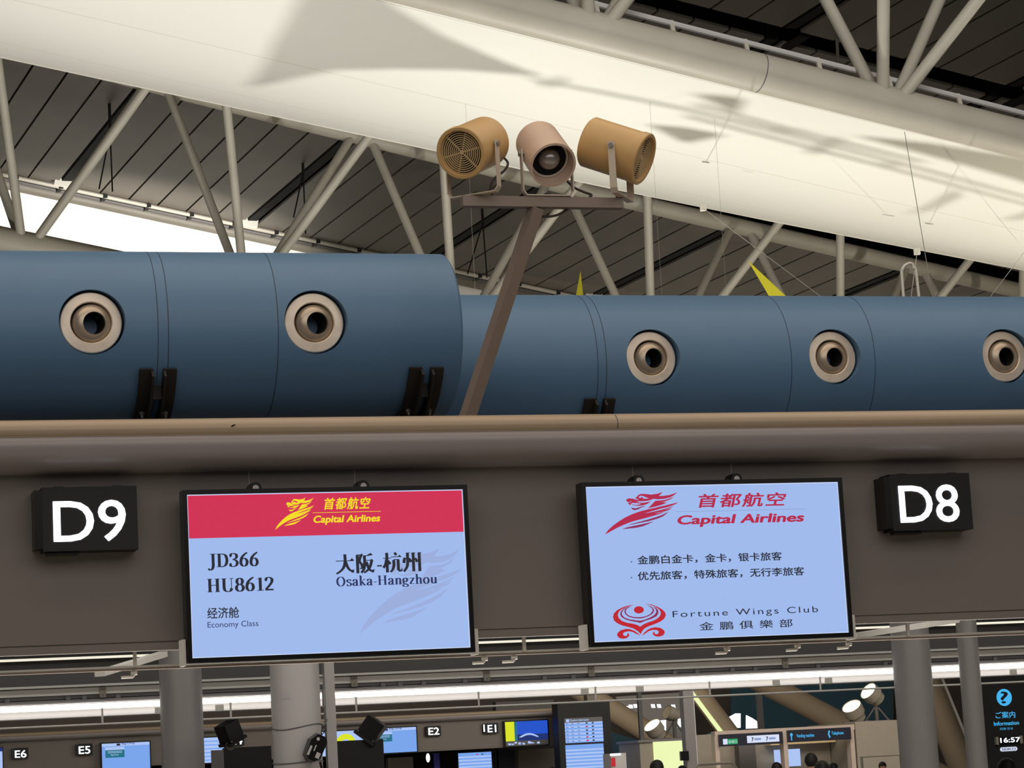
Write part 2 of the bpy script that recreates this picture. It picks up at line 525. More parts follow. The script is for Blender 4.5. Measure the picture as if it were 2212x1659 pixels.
def put_serif(mb, body, x0, x1, z0, h, y, m, tk=TK):
    X, vs_, fs_ = 0.0, [], []
    for ch in body:
        adv, strokes, polys = SERIF[ch]
        for st in strokes:
            t = tk * (1.0 if ord(ch) < 256 else 0.95)
            v, f = pen(st, t, 0.056)
            o = len(vs_)
            vs_ += [(px + X, pz) for px, pz in v]
            fs_ += [tuple(i + o for i in q) for q in f]
        for pl in polys:
            tri = tessellate_polygon([[Vector((a, b, 0)) for a, b in pl]])
            o = len(vs_)
            vs_ += [(a + X, b) for a, b in pl]
            fs_ += [tuple(i + o for i in t) for t in tri]
        X += adv
    xs = [p[0] for p in vs_]
    a, b = min(xs), max(xs)
    sx = (x1 - x0) / (b - a)
    mb.add([(x0 + (px - a) * sx, y, z0 + pz * h) for px, pz in vs_], fs_, m)


# winged-dragon emblem of the airline, outlines on a sheet of 2212 x 1217
DRAGON = [
    [(125, 1140), (200, 1040), (330, 930), (480, 830), (640, 740), (800, 670), (1000, 605), (1200, 560), (1400, 520), (1600, 480), (1750, 450), (1950, 405), (1850, 462), (1700, 512), (1500, 555), (1300, 605), (1105, 655), (1300, 625), (1500, 585), (1700, 535), (1835, 490), (1740, 545), (1600, 585), (1790, 548), (1680, 600), (1500, 640), (1340, 650), (1450, 655), (1610, 625), (1500, 670), (1300, 725), (1100, 775), (900, 820), (750, 860), (600, 915), (450, 975), (300, 1050)],
    [(670, 938), (800, 895), (1000, 850), (1200, 800), (1400, 745), (1550, 695), (1700, 625), (1620, 690), (1550, 740), (1400, 795), (1200, 845), (1000, 880), (850, 905)],
    [(540, 1025), (650, 985), (800, 955), (1000, 920), (1200, 880), (1330, 850), (1210, 905), (1050, 965), (900, 995), (720, 1010)],
    [(1180, 538), (1250, 490), (1320, 420), (1390, 360), (1500, 355), (1620, 345), (1740, 310), (1860, 260), (1760, 330), (1640, 375), (1500, 400), (1640, 385), (1590, 410), (1680, 408), (1560, 450), (1480, 475), (1350, 505)],
    [(680, 335), (700, 300), (760, 285), (850, 300), (930, 325), (990, 325), (895, 285), (950, 250), (975, 215), (1040, 185), (1150, 190), (1300, 208), (1450, 190), (1530, 165), (1580, 145), (1540, 190), (1480, 245), (1600, 245), (1750, 225), (1850, 195), (1945, 160), (1850, 235), (1750, 285), (1600, 318), (1450, 325), (1350, 310), (1250, 345), (1150, 362), (1050, 365), (930, 362), (1000, 395), (1100, 400), (1200, 385), (1280, 370), (1200, 425), (1100, 460), (1000, 472), (900, 468), (830, 450), (800, 425), (900, 452), (1000, 440), (1040, 425), (950, 405), (820, 400), (780, 430), (775, 460), (740, 430), (720, 395), (790, 380), (805, 345), (780, 370), (740, 382), (690, 360)],
    [(790, 500), (830, 520), (900, 530), (980, 510), (1060, 485), (1165, 480), (1050, 510), (950, 560), (870, 575), (810, 550)],
]
EYE = [(985, 265), (1020, 235), (1060, 230), (1120, 250), (1240, 300), (1100, 305), (1085, 270), (1050, 265), (1020, 290)]


def put_dragon(mb, fx, y, cols, bg):
    for i, p in enumerate(DRAGON):
        mb.plate([fx(*q) for q in p], y, cols[i])
    mb.plate([fx(*q) for q in EYE], y - 0.0004, bg)


CREST = [
    [(1100, 1250), (1000, 1140), (850, 1040), (650, 975), (480, 925), (330, 850), (220, 750), (190, 620), (230, 500), (350, 390), (520, 310), (700, 255), (950, 215), (700, 290), (500, 370), (400, 450), (355, 560), (380, 660), (480, 770), (650, 840), (880, 885), (1000, 930), (1100, 990), (1200, 920), (1350, 860), (1560, 800), (1700, 730), (1800, 640), (1830, 530), (1780, 420), (1650, 320), (1450, 240), (1290, 205), (1500, 230), (1700, 310), (1880, 420), (1980, 530), (1995, 640), (1930, 750), (1800, 840), (1600, 920), (1400, 985), (1250, 1050), (1150, 1150)],
    [(1100, 865), (1000, 830), (800, 790), (620, 730), (480, 640), (435, 540), (470, 440), (560, 360), (750, 280), (560, 400), (500, 480), (500, 560), (580, 660), (750, 730), (1000, 770), (1100, 785), (1250, 760), (1450, 690), (1620, 590), (1680, 500), (1660, 400), (1550, 310), (1680, 360), (1745, 450), (1750, 540), (1680, 650), (1500, 735), (1300, 790)],
    [(1100, 710), (900, 690), (730, 640), (620, 550), (580, 460), (620, 370), (720, 300), (850, 255), (680, 360), (630, 440), (650, 520), (740, 600), (900, 650), (1100, 665), (1300, 640), (1460, 570), (1550, 470), (1550, 400), (1480, 320), (1340, 240), (1500, 300), (1590, 390), (1610, 450), (1560, 550), (1430, 630), (1250, 690)],
    [(1090, 1305), (1000, 1210), (880, 1120), (750, 1065), (600, 1050), (430, 1085), (310, 1180), (290, 1260), (350, 1350), (480, 1385), (600, 1370), (690, 1310), (710, 1260), (680, 1210), (635, 1190), (650, 1240), (620, 1285), (560, 1295), (500, 1250), (500, 1200), (560, 1155), (700, 1135), (830, 1165), (950, 1235)],
]
CREST.append([(2215 - x, y - 45 * (1 - x / 1100.0)) for x, y in CREST[3]])

# ------------------------------------------------------------------ setting: floor, ceiling, far wall
mb = MB()
mb.box(-40, 60, -12, 112, -0.2, 0.0, M_floor)
tag(mb.build('floor', rotz=TI, smooth=False), kind='structure')

Z0, SL, HC = 11.446, 0.1845, 4.55        # roof profile: z = Z0 - SL*a (+ height above the lower chord)


def zr(a, rel=0.0):
    return Z0 - SL * a + rel


mb = MB()
beam_a = [10.05 + 3.93 * k for k in range(-5, 9)]
bseg = [(12.0, 33.1), (33.7, 42.0), (42.9, 51.2)]
for i in range(len(beam_a) - 1):
    a0 = beam_a[i] + 0.14
    st = (3.93 - 0.28) / 6
    for k in range(6):
        p, q = a0 + k * st + 0.02, a0 + (k + 1) * st - 0.02
        for b0, b1 in bseg:
            vs = [wr(a, b, zr(a, HC + t)) for t in (0, 0.05) for a, b in ((p, b0), (q, b0), (q, b1), (p, b1))]
            mb.add(vs, [(0, 1, 2, 3), (7, 6, 5, 4), (0, 4, 5, 1), (1, 5, 6, 2), (2, 6, 7, 3), (3, 7, 4, 0)], M_ceil)
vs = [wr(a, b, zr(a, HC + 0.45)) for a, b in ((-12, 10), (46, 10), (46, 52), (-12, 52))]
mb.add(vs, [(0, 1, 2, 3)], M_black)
for a in beam_a:
    for b0, b1 in bseg:
        mb.beam(wr(a, b0, zr(a, HC + 0.16)), wr(a, b1, zr(a, HC + 0.16)), 0.2, 0.28, M_black)
tag(mb.build('ceiling', smooth=False), kind='structure')

mb = MB()
mb.box(-45, 70, 100.0, 100.4, 0, 12.5, M_farwall)
tag(mb.build('wall_far', rotz=TI, smooth=False), kind='structure')


# ------------------------------------------------------------------ roof trusses
def truss(b0, label, k0, k1, pipe=True):
    org = wr(10.6, b0, zr(10.6))
    root = thing('roof_truss', label, 'roof truss', org)
    P = lambda a, db, rel: Vector(wr(a, b0 + db, zr(a, rel)) - org)
    a_lo, a_hi = 10.6 + 3.56 * k0, 10.6 + 3.56 * k1
    MB().tube([P(a_lo - 3, 0, 0), P(a_hi + 3, 0, 0)], 0.22, M_steel, 28).build('lower_chord', root)
    MB().tube([P(a_lo - 3, -2.4, 4.0), P(a_hi + 3, -2.4, 4.0)], 0.145, M_steel, 20).build('upper_chord', root)
    fr = lambda a: 3.41 + (0.0013 * (20 - a) ** 2 if a < 20 else 0.0)      # the far chord is gently cambered
    MB().tube([P(a, 1.35, fr(a)) for a in np.linspace(max(a_lo - 3, -4), a_hi + 3, 14)], 0.145, M_steel, 20).build('upper_chord', root)
    for k in range(k0, k1 + 1):
        a = 10.6 + 3.56 * k
        for db, sa, h in ((-2.4, -1, 4.0), (-2.4, 1, 4.0), (1.35, -1, 3.5), (1.35, 1, 3.5)):
            au = a + 0.75 + sa * 1.78 if db < 0 else a + 0.68 + sa * 1.62
            MB().tube([P(a + 0.12 * sa, db * 0.04, 0.1), P(au, db, h if db < 0 else fr(max(au, -4)))], 0.073, M_steel, 16).build('web_member', root)
    # conduit clipped along the top of the lower chord
    cd = MB().tube([P(a_lo - 3, 0.24, 0.42), P(a_hi + 3, 0.24, 0.42)], 0.035, M_lgrey, 8).build('conduit', root) if pipe else None
    for i in range(int((a_hi - a_lo) / 0.9) if pipe else 0):
        a = a_lo + i * 0.9
        MB().beam(P(a, 0.24, 0.45), P(a, 0.14, 0.14), 0.05, 0.03, M_steel).build('conduit_clamp', cd)
    for a in np.arange(a_lo, a_hi, 7.12):
        MB().tube([P(a + 5.5, 0, 0), P(a + 5.512, 0, 0)], 0.2215, M_dgrey, 28, cap=False).build('weld_ring', root)
    return root


truss(24.0, 'nearer pale steel roof truss whose thick lower tube crosses the upper right', -3, 6)
truss(38.4, 'farther pale steel roof truss seen below the white fabric, behind the blue ducts', -4, 7, False)

# edge tube at the end of the dark ceiling with its conduits
org = wr(12, 51.4, zr(12, HC))
P = lambda a, b, rel: Vector(wr(a, b, zr(a, rel)) - org)
root = thing('edge_tube', 'thin pale roof tube with conduits along the end of the dark ceiling', 'roof tube', org)
MB().tube([P(-8, 51.4, HC + 0.04), P(44, 51.4, HC + 0.04)], 0.15, M_steel2, 20).build('tube', root)
MB().tube([P(-8, 50.85, HC - 0.05), P(44, 50.85, HC - 0.05)], 0.045, M_dgrey, 8).build('conduit', root)
cd = MB().tube([P(-8, 50.55, HC - 0.05), P(44, 50.55, HC - 0.05)], 0.045, M_steel, 8).build('conduit', root)
for i in range(56):
    a = -7.5 + i * 0.92
    MB().beam(P(a, 50.5, HC - 0.02), P(a, 50.9, HC - 0.02), 0.09, 0.14, M_dbeam).build('conduit_clamp', cd)
# bracket plates at the end of the dark ceiling beams
for a in beam_a:
    MB().beam(P(a - .25, 50.3, HC - .02), P(a + .12, 50.3, HC - .02), 0.1, 0.16, M_white).build('bracket_plate', root)



# wire hangers and dark braces below the dark ceiling
def roof_pt(px, py, b):
    a, z = onv(px, py, b, RN, RT_)
    return wr(a, b, z)


for lab, b, top, feet in (('thin black wire hanger below the dark ceiling, left of the first white diagonal', 44.4, (238, 285), ((214, 408), (243, 414))),
                          ('thin black wire hanger below the second dark ceiling beam', 45.4, (655, 372), ((634, 470), (660, 505))),
                          ('thin black wire hanger below the dark ceiling beam behind the leaning post', 45.6, (1043, 480), ((1010, 592), (1052, 600)))):
    t = roof_pt(*top, b)
    m = MB()
    for f_ in feet:
        m.tube([(0, 0, 0), Vector(roof_pt(*f_, b) - t)], 0.015, M_dbeam, 6)
    m.tube([(0, 0, -0.05), (0, 0, max(0.2, zr(float(t @ RT_), HC) - t[2]))], 0.03, M_dbeam, 6)
    tag(m.build('wire_hanger', loc=t), lab, 'hanger', 'wire hangers below the ceiling')
for lab, b, pa, pb_, r_ in (('dark brown service pipe slanting below the ceiling above the big white tube', 33.3, (1694, 106), (1800, 38), 0.07),
                            ('thin upright rod below the ceiling above the big white tube', 33.0, (1806, 48), (1811, 146), 0.025),
                            ('dark service brace below the ceiling at the far upper right', 33.3, (2170, 232), (2260, 190), 0.07)):
    p, q = roof_pt(*pa, b), roof_pt(*pb_, b)
    tag(MB().tube([(0, 0, 0), Vector(q - p)], r_, M_dbeam if r_ > .05 else M_steel2, 10).build('service_pipe', loc=p), lab, 'pipe', 'service pipes below the ceiling')


# ------------------------------------------------------------------ fabric ducts between the trusses
def zmem(a, b):
    t = (b - 24.2) / (33.0 - 24.2)
    return zr(a, 0.12 + (1.06 + 0.0145 * (a - 5.7) + max(0.0, 0.02 * (a - 16))) * t - 0.34 * math.sin(math.pi * min(max(t, 0), 1)))


def fabric(name, label, org, fz, b0, b1, a0, a1, nb=16, na=40):
    m = MB()
    ob = bpy.data.objects
    U, V = RT_, RN
    vs, fs = [], []
    for top in (0, 1):
        for i in range(na + 1):
            for j in range(nb + 1):
                a = a0 + (a1 - a0) * i / na
                b = b0 + (b1 - b0) * j / nb
                vs.append((a - org[0], b - org[1], fz(a, b) + 0.03 * top - org[2]))
    N = (na + 1) * (nb + 1)
    for i in range(na):
        for j in range(nb):
            q = (i * (nb + 1) + j, (i + 1) * (nb + 1) + j, (i + 1) * (nb + 1) + j + 1, i * (nb + 1) + j + 1)
            fs.append(q)
            fs.append(tuple(x + N for x in q[::-1]))
    for j in range(nb):
        for i in (0, na):
            q = i * (nb + 1) + j
            fs.append((q, q + 1, q + 1 + N, q + N))
    for i in range(na):
        for j in (0, nb):
            q = i * (nb + 1) + j
            fs.append((q, q + nb + 1, q + nb + 1 + N, q + N))
    m.add(vs, fs, M_fabric)
    root = thing(name, label, 'fabric ceiling', wr(org[0], org[1], org[2]), TR)
    m.build('fabric_sheet', root, angle=60)
    h = MB()
    h.tube([(a - org[0], b1 - org[1], fz(a, b1) + 0.015 - org[2]) for a in np.linspace(a0, a1, 20)], 0.03, M_white, 8)
    h.build('hem', root)
    return root


fabric('fabric_ceiling', 'huge white fabric sheet sweeping down to the right above the blue ducts', (12, 28, 10), zmem, 24.2, 33.0, -8, 40)


def zmem2(a, b):
    t = (b - 51.6) / 5.4
    return zr(a, 4.5 - 4.6 * t ** 0.8)


fabric('fabric_ceiling', 'far white fabric sheet glowing under the thin roof tube at left', (12, 54, 12), zmem2, 51.6, 57.0, -12, 34, 12, 24)

# ------------------------------------------------------------------ floodlights that light the fabric from below


def floodlight(label, u, v, z, target, power, base_z, size=0.14, group='added mast floodlights', cone=110, color=WARM):
    root = thing('floodlight', label, 'floodlight', wi(u, v, base_z), TI, group)
    d = Vector(target) - Vector(wi(u, v, z))
    loc = Matrix.Rotation(-TI, 3, 'Z') @ d
    q = loc.to_track_quat('Z', 'Y').to_matrix().to_4x4()
    T = Matrix.Translation((0, 0, z - base_z)) @ q
    MB().lathe([(0.02, -0.34), (0.11, -0.33), (0.15, -0.24), (0.19, -0.02), (0.2, 0.0), (0.188, 0.0), (0.175, -0.05)], M_booth, 28, T).build('housing', root)
    m = MB().lathe([(0.0, -0.05), (0.175, -0.05)], M_lens, 28, T)
    m.build('lens', root)
    m = MB()
    m.tube([(0.21, 0, z - base_z - 0.12), (0.21, 0, 0.03), (-0.21, 0, 0.03), (-0.21, 0, z - base_z - 0.12)], 0.014, M_dgrey, 8)
    m.box(-0.12, 0.12, -0.12, 0.12, 0, 0.02, M_dgrey)
    if base_z < 1 and z > 2:
        m = MB().tube([(0, 0, 0), (0, 0, z - 0.4)], 0.06, M_dgrey, 12)
        m.box(-0.22, 0.22, -0.04, 0.04, z - 0.42, z - 0.38, M_dgrey)
        for q in (-0.21, 0.21):
            m.tube([(q, 0, z - 0.4), (q, 0, z - 0.05)], 0.014, M_dgrey, 8)
    m.build('mast' if base_z < 1 and z > 2 else 'yoke', root)
    if power:
        dn = np.array(d.normalized())
        light('SPOT', 'floodlight_beam', wi(u, v, z) + dn * 0.02, power, color, target, spot_size=R(cone), spot_blend=0.6, shadow_soft_size=size)
    return root


CT = 3.125
cu0 = lambda x, y, v: onv(x, y, v)[0]
for a_, pw, lab in ((3.0, 2500, 'left'), (12.0, 2100, 'middle'), (21.5, 1900, 'right')):
    q_ = wr(a_, 26.5, 0.75)
    floodlight('floor floodlight below the big fabric sheet, ' + lab + ' one of three', float(q_ @ IU), float(q_ @ IV), 0.75, wr(a_ + 0.3, 28.0, 10.0), pw, 0.0, 0.085, 'floor floodlights', cone=125, color=(1.0, 0.91, 0.74) if lab == 'right' else WARM)
floodlight('added floodlight on a tall mast hidden behind the column with cable ties, brightening the far fabric', cu0(638, 1500, 44.0), 44.0, 6.0, wr(11.5, 54.0, 12.6), 9000, 0.0, 0.25, 'added mast floodlights', cone=52)  # unseen mast lamp added to light the far fabric


# ------------------------------------------------------------------ canopy over a row of check-in counters
RIM = [(0.2, 0.965), (-0.13, 0.965), (-0.165, 0.957), (-0.19, 0.935), (-0.198, 0.912), (-0.19, 0.896), (-0.184, 0.891), (-0.188, 0.887)]
COVE = [(-0.184, 0.889), (-0.196, 0.875), (-0.204, 0.855), (-0.2, 0.83), (-0.185, 0.805), (-0.155, 0.782), (-0.11, 0.765), (-0.05, 0.755), (0.0, 0.752), (0.1, 0.752), (0.1, 0.94), (-0.1, 0.94)]


def canopy(name, label, vf, ua, ub, depth, joints, rear=True):
    root = thing(name, label, 'counter canopy', wi(ua, vf, 0), TI)
    L = ub - ua
    zb = 2.224
    top = [(y, zb + z) for y, z in RIM] + [(0.2, zb + 0.9)]
    MB().extrude(top, 0, L, M_rim).build('rim', root, angle=50)
    MB().extrude([(y, zb + z) for y, z in COVE], 0, L, M_cove).build('cove', root, angle=60)
    m = MB()
    m.extrude([(0.0, zb + 0.76), (0.0, zb + 0.038), (0.006, zb + 0.036), (0.006, zb + 0.034), (0.0, zb + 0.032), (0.0, zb), (0.05, zb), (0.05, zb + 0.76)], 0, L, M_face)
    m.build('fascia_panel', root, smooth=False)
    m = MB()
    m.box(0, L, 0.1, depth + 4.5, zb + 0.86, zb + 0.9, M_dgrey)
    m.build('deck', root, smooth=False)
    if rear:
        m = MB()
        m.box(0, L, depth - 0.35, depth - 0.3, 2.27, zb + 0.86, M_dgrey)
        m.build('rear_beam', root, smooth=False)
    for u in joints:
        pr = [(y - 0.001, zb + z) for y, z in RIM[1:-1]]
        MB().extrude(pr, u - ua - 0.002, u - ua + 0.002, M_dgrey, closed=False).build('rim_joint', root)
    return root


VF = 10.55
uj = onv(1333, 905, VF - 0.19)[0]
canD = canopy('counter_canopy', 'long grey canopy over the near check-in counters with rounded tan top edge', VF, -2.5, 10.5, 6.6, [uj])
# small dark mark on the rim
um, zm = onv(505, 919, VF - 0.203)
MB().plate([(um + 2.5 - .012, zm - .003), (um + 2.5 - .004, zm - .004), (um + 2.5 + .002, zm), (um + 2.5 + .01, zm + .003), (um + 2.5 + .005, zm + .005), (um + 2.5 - .005, zm + .003)], -0.2005, M_black, 0.002).build('dark_mark', canD, smooth=False)
# flush access panels above the screens, outlined by a fine groove
for px, py0, py1 in ((538, 1015, 1060), (766, 1010, 1050), (1366, 1000, 1045), (1579, 996, 1040)):
    uA, zA = onv(px, py0, VF)
    m = MB()
    m.box(uA + 2.5, uA + 2.5 + 0.075, -0.0012, 0, zA - 0.2, zA, M_face)
    m.box(uA + 2.497, uA + 2.5, -0.0008, 0, zA - 0.2, zA, M_lgrey)
    m.box(uA + 2.5, uA + 2.575, -0.0008, 0, zA, zA + 0.0025, M_lgrey)
    m.build('access_panel', canD, smooth=False)

# ------------------------------------------------------------------ blue air ducts with jet nozzles
RP, ZP = 0.417, 3.851


def duct(label, vfront, ua, ub, nozz, seams, rounded):
    vc = vfront + RP
    org = wi(ua, vc, ZP)
    root = thing('air_duct', label, 'air duct', org, TI)
    L = ub - ua
    c = MB()
    T = Matrix.Rotation(R(90), 4, 'Y')
    e = 0.012
    prof = [(0.0, 0.0), (RP - 0.012, 0.0), (RP, 0.012), (RP, L - 0.012), (RP - 0.012, L), (0.0, L)]
    c.lathe(prof, M_pipe, 144, T)
    body = c.build('duct_body', root)
    cutters = []
    for u in nozz:
        k = MB()
        Tn = Matrix.Translation((u - ua, -RP - 0.05, 0)) @ Matrix.Rotation(R(-90), 4, 'X')
        k.lathe([(0, 0), (0.157, 0), (0.157, 0.22), (0, 0.22)], M_pipe, 64, Tn)
        ko = k.build('cut', None, smooth=False)
        ko.matrix_world = Matrix.Translation(Vector(org)) @ Matrix.Rotation(TI, 4, 'Z')
        cutters.append(ko)
        md = body.modifiers.new('cut', 'BOOLEAN')
        md.operation = 'DIFFERENCE'
        md.solver = 'EXACT'
        md.object = ko
    bpy.context.view_layer.update()
    dg = bpy.context.evaluated_depsgraph_get()
    me = bpy.data.meshes.new_from_object(body.evaluated_get(dg))
    body.modifiers.clear()
    body.data = me
    me.polygons.foreach_set('use_smooth', [True] * len(me.polygons))
    me.set_sharp_from_angle(angle=R(30))
    for k in cutters:
        bpy.data.objects.remove(k)
    for u in nozz:
        base = Matrix.Translation((u - ua, -RP + 0.075, 0)) @ Matrix.Rotation(R(90), 4, 'X')      # local z points out of the duct
        n = MB().lathe([(0.10, 0.0), (0.147, 0.0), (0.149, 0.006), (0.147, 0.022), (0.143, 0.026), (0.102, 0.03), (0.098, 0.027), (0.098, 0.0)], M_brush, 64, base, closed=True).build('nozzle', root)
        t = base @ Matrix.Translation((0, 0, -0.05)) @ Matrix.Rotation(R(9), 4, 'Y') @ Matrix.Rotation(R(3), 4, 'X') @ Matrix.Translation((0, 0, 0.05))
        MB().lathe([(0.05, -0.12), (0.096, -0.03), (0.0965, 0.0), (0.094, 0.014), (0.085, 0.026), (0.072, 0.035), (0.059, 0.041), (0.0555, 0.0415), (0.053, 0.036), (0.05, -0.02), (0.05, -0.12)], M_brush2, 64, t).build('nozzle_ball', n)
        MB().lathe([(0.0, -0.1), (0.0495, -0.1), (0.0495, 0.02), (0.0525, 0.034)], M_black, 32, t).build('nozzle_throat', n)  # walls coloured black for the shade inside the nozzle
    for u, dbl in seams:
        for o in ((0, 0.05) if dbl else (0,)):
            MB().lathe([(RP + 0.0007, u - ua + o), (RP + 0.0007, u - ua + o + 0.004)], M_pseam, 144, T).build('joint_seam', root)
    return root


V1, V2 = 11.7, 12.755
sL = [(onv(342, 750, V1)[0], True), (onv(602, 750, V1)[0], False)]
sR = [(onv(1292, 800, V2)[0], True), (onv(1711, 800, V2)[0], False), (onv(1889, 770, V2)[0], False)]
uend = onv(1002, 720, V1)[0]
duct('big blue air duct at left with two steel jet nozzles in view, ending mid picture', V1, -2.2, uend, [1.520, 2.601, 0.44 - 0.02], sL, True)
duct('big blue air duct at right with three steel jet nozzles, partly behind the left duct', V2, uend + 0.1, 10.4, [4.722, 5.808, 6.885, 7.97, 9.05], sR, False)


# ------------------------------------------------------------------ black cradles under the ducts
def cradle(label, vfront, us):
    vc = vfront + RP
    uc = sum(us) / 2
    root = thing('duct_cradle', label, 'duct support', wi(uc, vc, 3.124), TI, 'black duct cradles')
    zc = ZP - 3.124
    for i, u in enumerate(us):
        m = MB()
        x0, x1 = u - uc - 0.033, u - uc + 0.033
        arc = [(-(RP + 0.012) * math.cos(R(t)), zc - (RP + 0.012) * math.sin(R(t))) for t in np.linspace(31, 92, 16)]
        out = [(-(RP + 0.03) * math.cos(R(t)), zc - (RP + 0.03) * math.sin(R(t))) for t in np.linspace(92, 31, 16)]
        m.extrude(arc + out, x0, x1, M_iron)
        fin = [(-(RP + 0.075) * math.cos(R(t)), zc - (RP + 0.075) * math.sin(R(t))) for t in np.linspace(92, 33, 16)]
        xs = (x1 - 0.012, x1) if i == 0 else (x0, x0 + 0.012)
        m.extrude(arc + fin, xs[0], xs[1], M_iron)
        a = m.build('angle_bar', root, angle=30)
        for t in (66, 78):
            b = MB()
            p = Vector((0.5 * (x0 + x1), -(RP + 0.03) * math.cos(R(t)), zc - (RP + 0.03) * math.sin(R(t))))
            d = Vector((0, -math.cos(R(t)), -math.sin(R(t))))
            b.tube([p, p + d * 0.012], 0.014, M_bolt, 6)
            b.tube([p, p + d * 0.03], 0.007, M_bolt, 8)
            b.build('bolt', a)
    MB().box(us[0] - uc + 0.03, us[1] - uc - 0.03, -(RP - 0.12), -(RP - 0.135), zc - 0.36, zc - 0.27, M_iron).build('tie_plate', root, smooth=False)
    m = MB()
    m.box(us[0] - uc - 0.02, us[1] - uc + 0.02, -0.06, 0.06, 0.0, zc - RP - 0.03, M_iron)
    m.box(us[0] - uc - 0.08, us[1] - uc + 0.08, -0.12, 0.12, 0.0, 0.012, M_iron)
    m.build('saddle', root, smooth=False)
    return root


cu = lambda x, y, v: onv(x, y, v)[0]
cradle('black steel cradle under the left blue duct, between its two nozzles', V1, (cu(320, 820, V1), cu(371, 820, V1)))
cradle('black steel cradle under the right end of the left blue duct', V1, (cu(904, 810, V1), cu(950, 810, V1)))
cradle('black steel cradle half hidden under the right blue duct', V2, (cu(1281, 860, V2), cu(1322, 860, V2)))

# ------------------------------------------------------------------ horn speakers on their stand
VB = 11.05
uA, zb_ = onv(997, 430, VB)
uB, _ = onv(1343, 432, VB)
zT = onv(1170, 427, VB)[1]
zU = onv(1170, 449, VB)[1]
rootS = thing('speaker_stand', 'grey leaning post with a crossbar carrying three horn speakers', 'stand', wi(cu(978, 905, 11.3), 11.3, CT), TI)
o0 = (cu(978, 905, 11.3), 11.3, CT)
m = MB()
m.box(uA - o0[0], uB - o0[0], VB - o0[1] - 0.025, VB - o0[1] + 0.025, zU - o0[2], zT - o0[2], M_bar)
m.build('crossbar', rootS, smooth=False)
m = MB()
pb = Vector((0, 0, 0))
pt = Vector((cu(1158, 450, VB) - o0[0], VB - o0[1], zU - o0[2]))
m.beam(pb, pt, 0.058, 0.058, M_bar, upv=(0.35, -1, 0))
m.build('post', rootS, smooth=False)
m = MB()
m.box(-0.09, 0.09, -0.09, 0.09, 0, 0.012, M_bar)
m.build('base_plate', rootS, smooth=False)


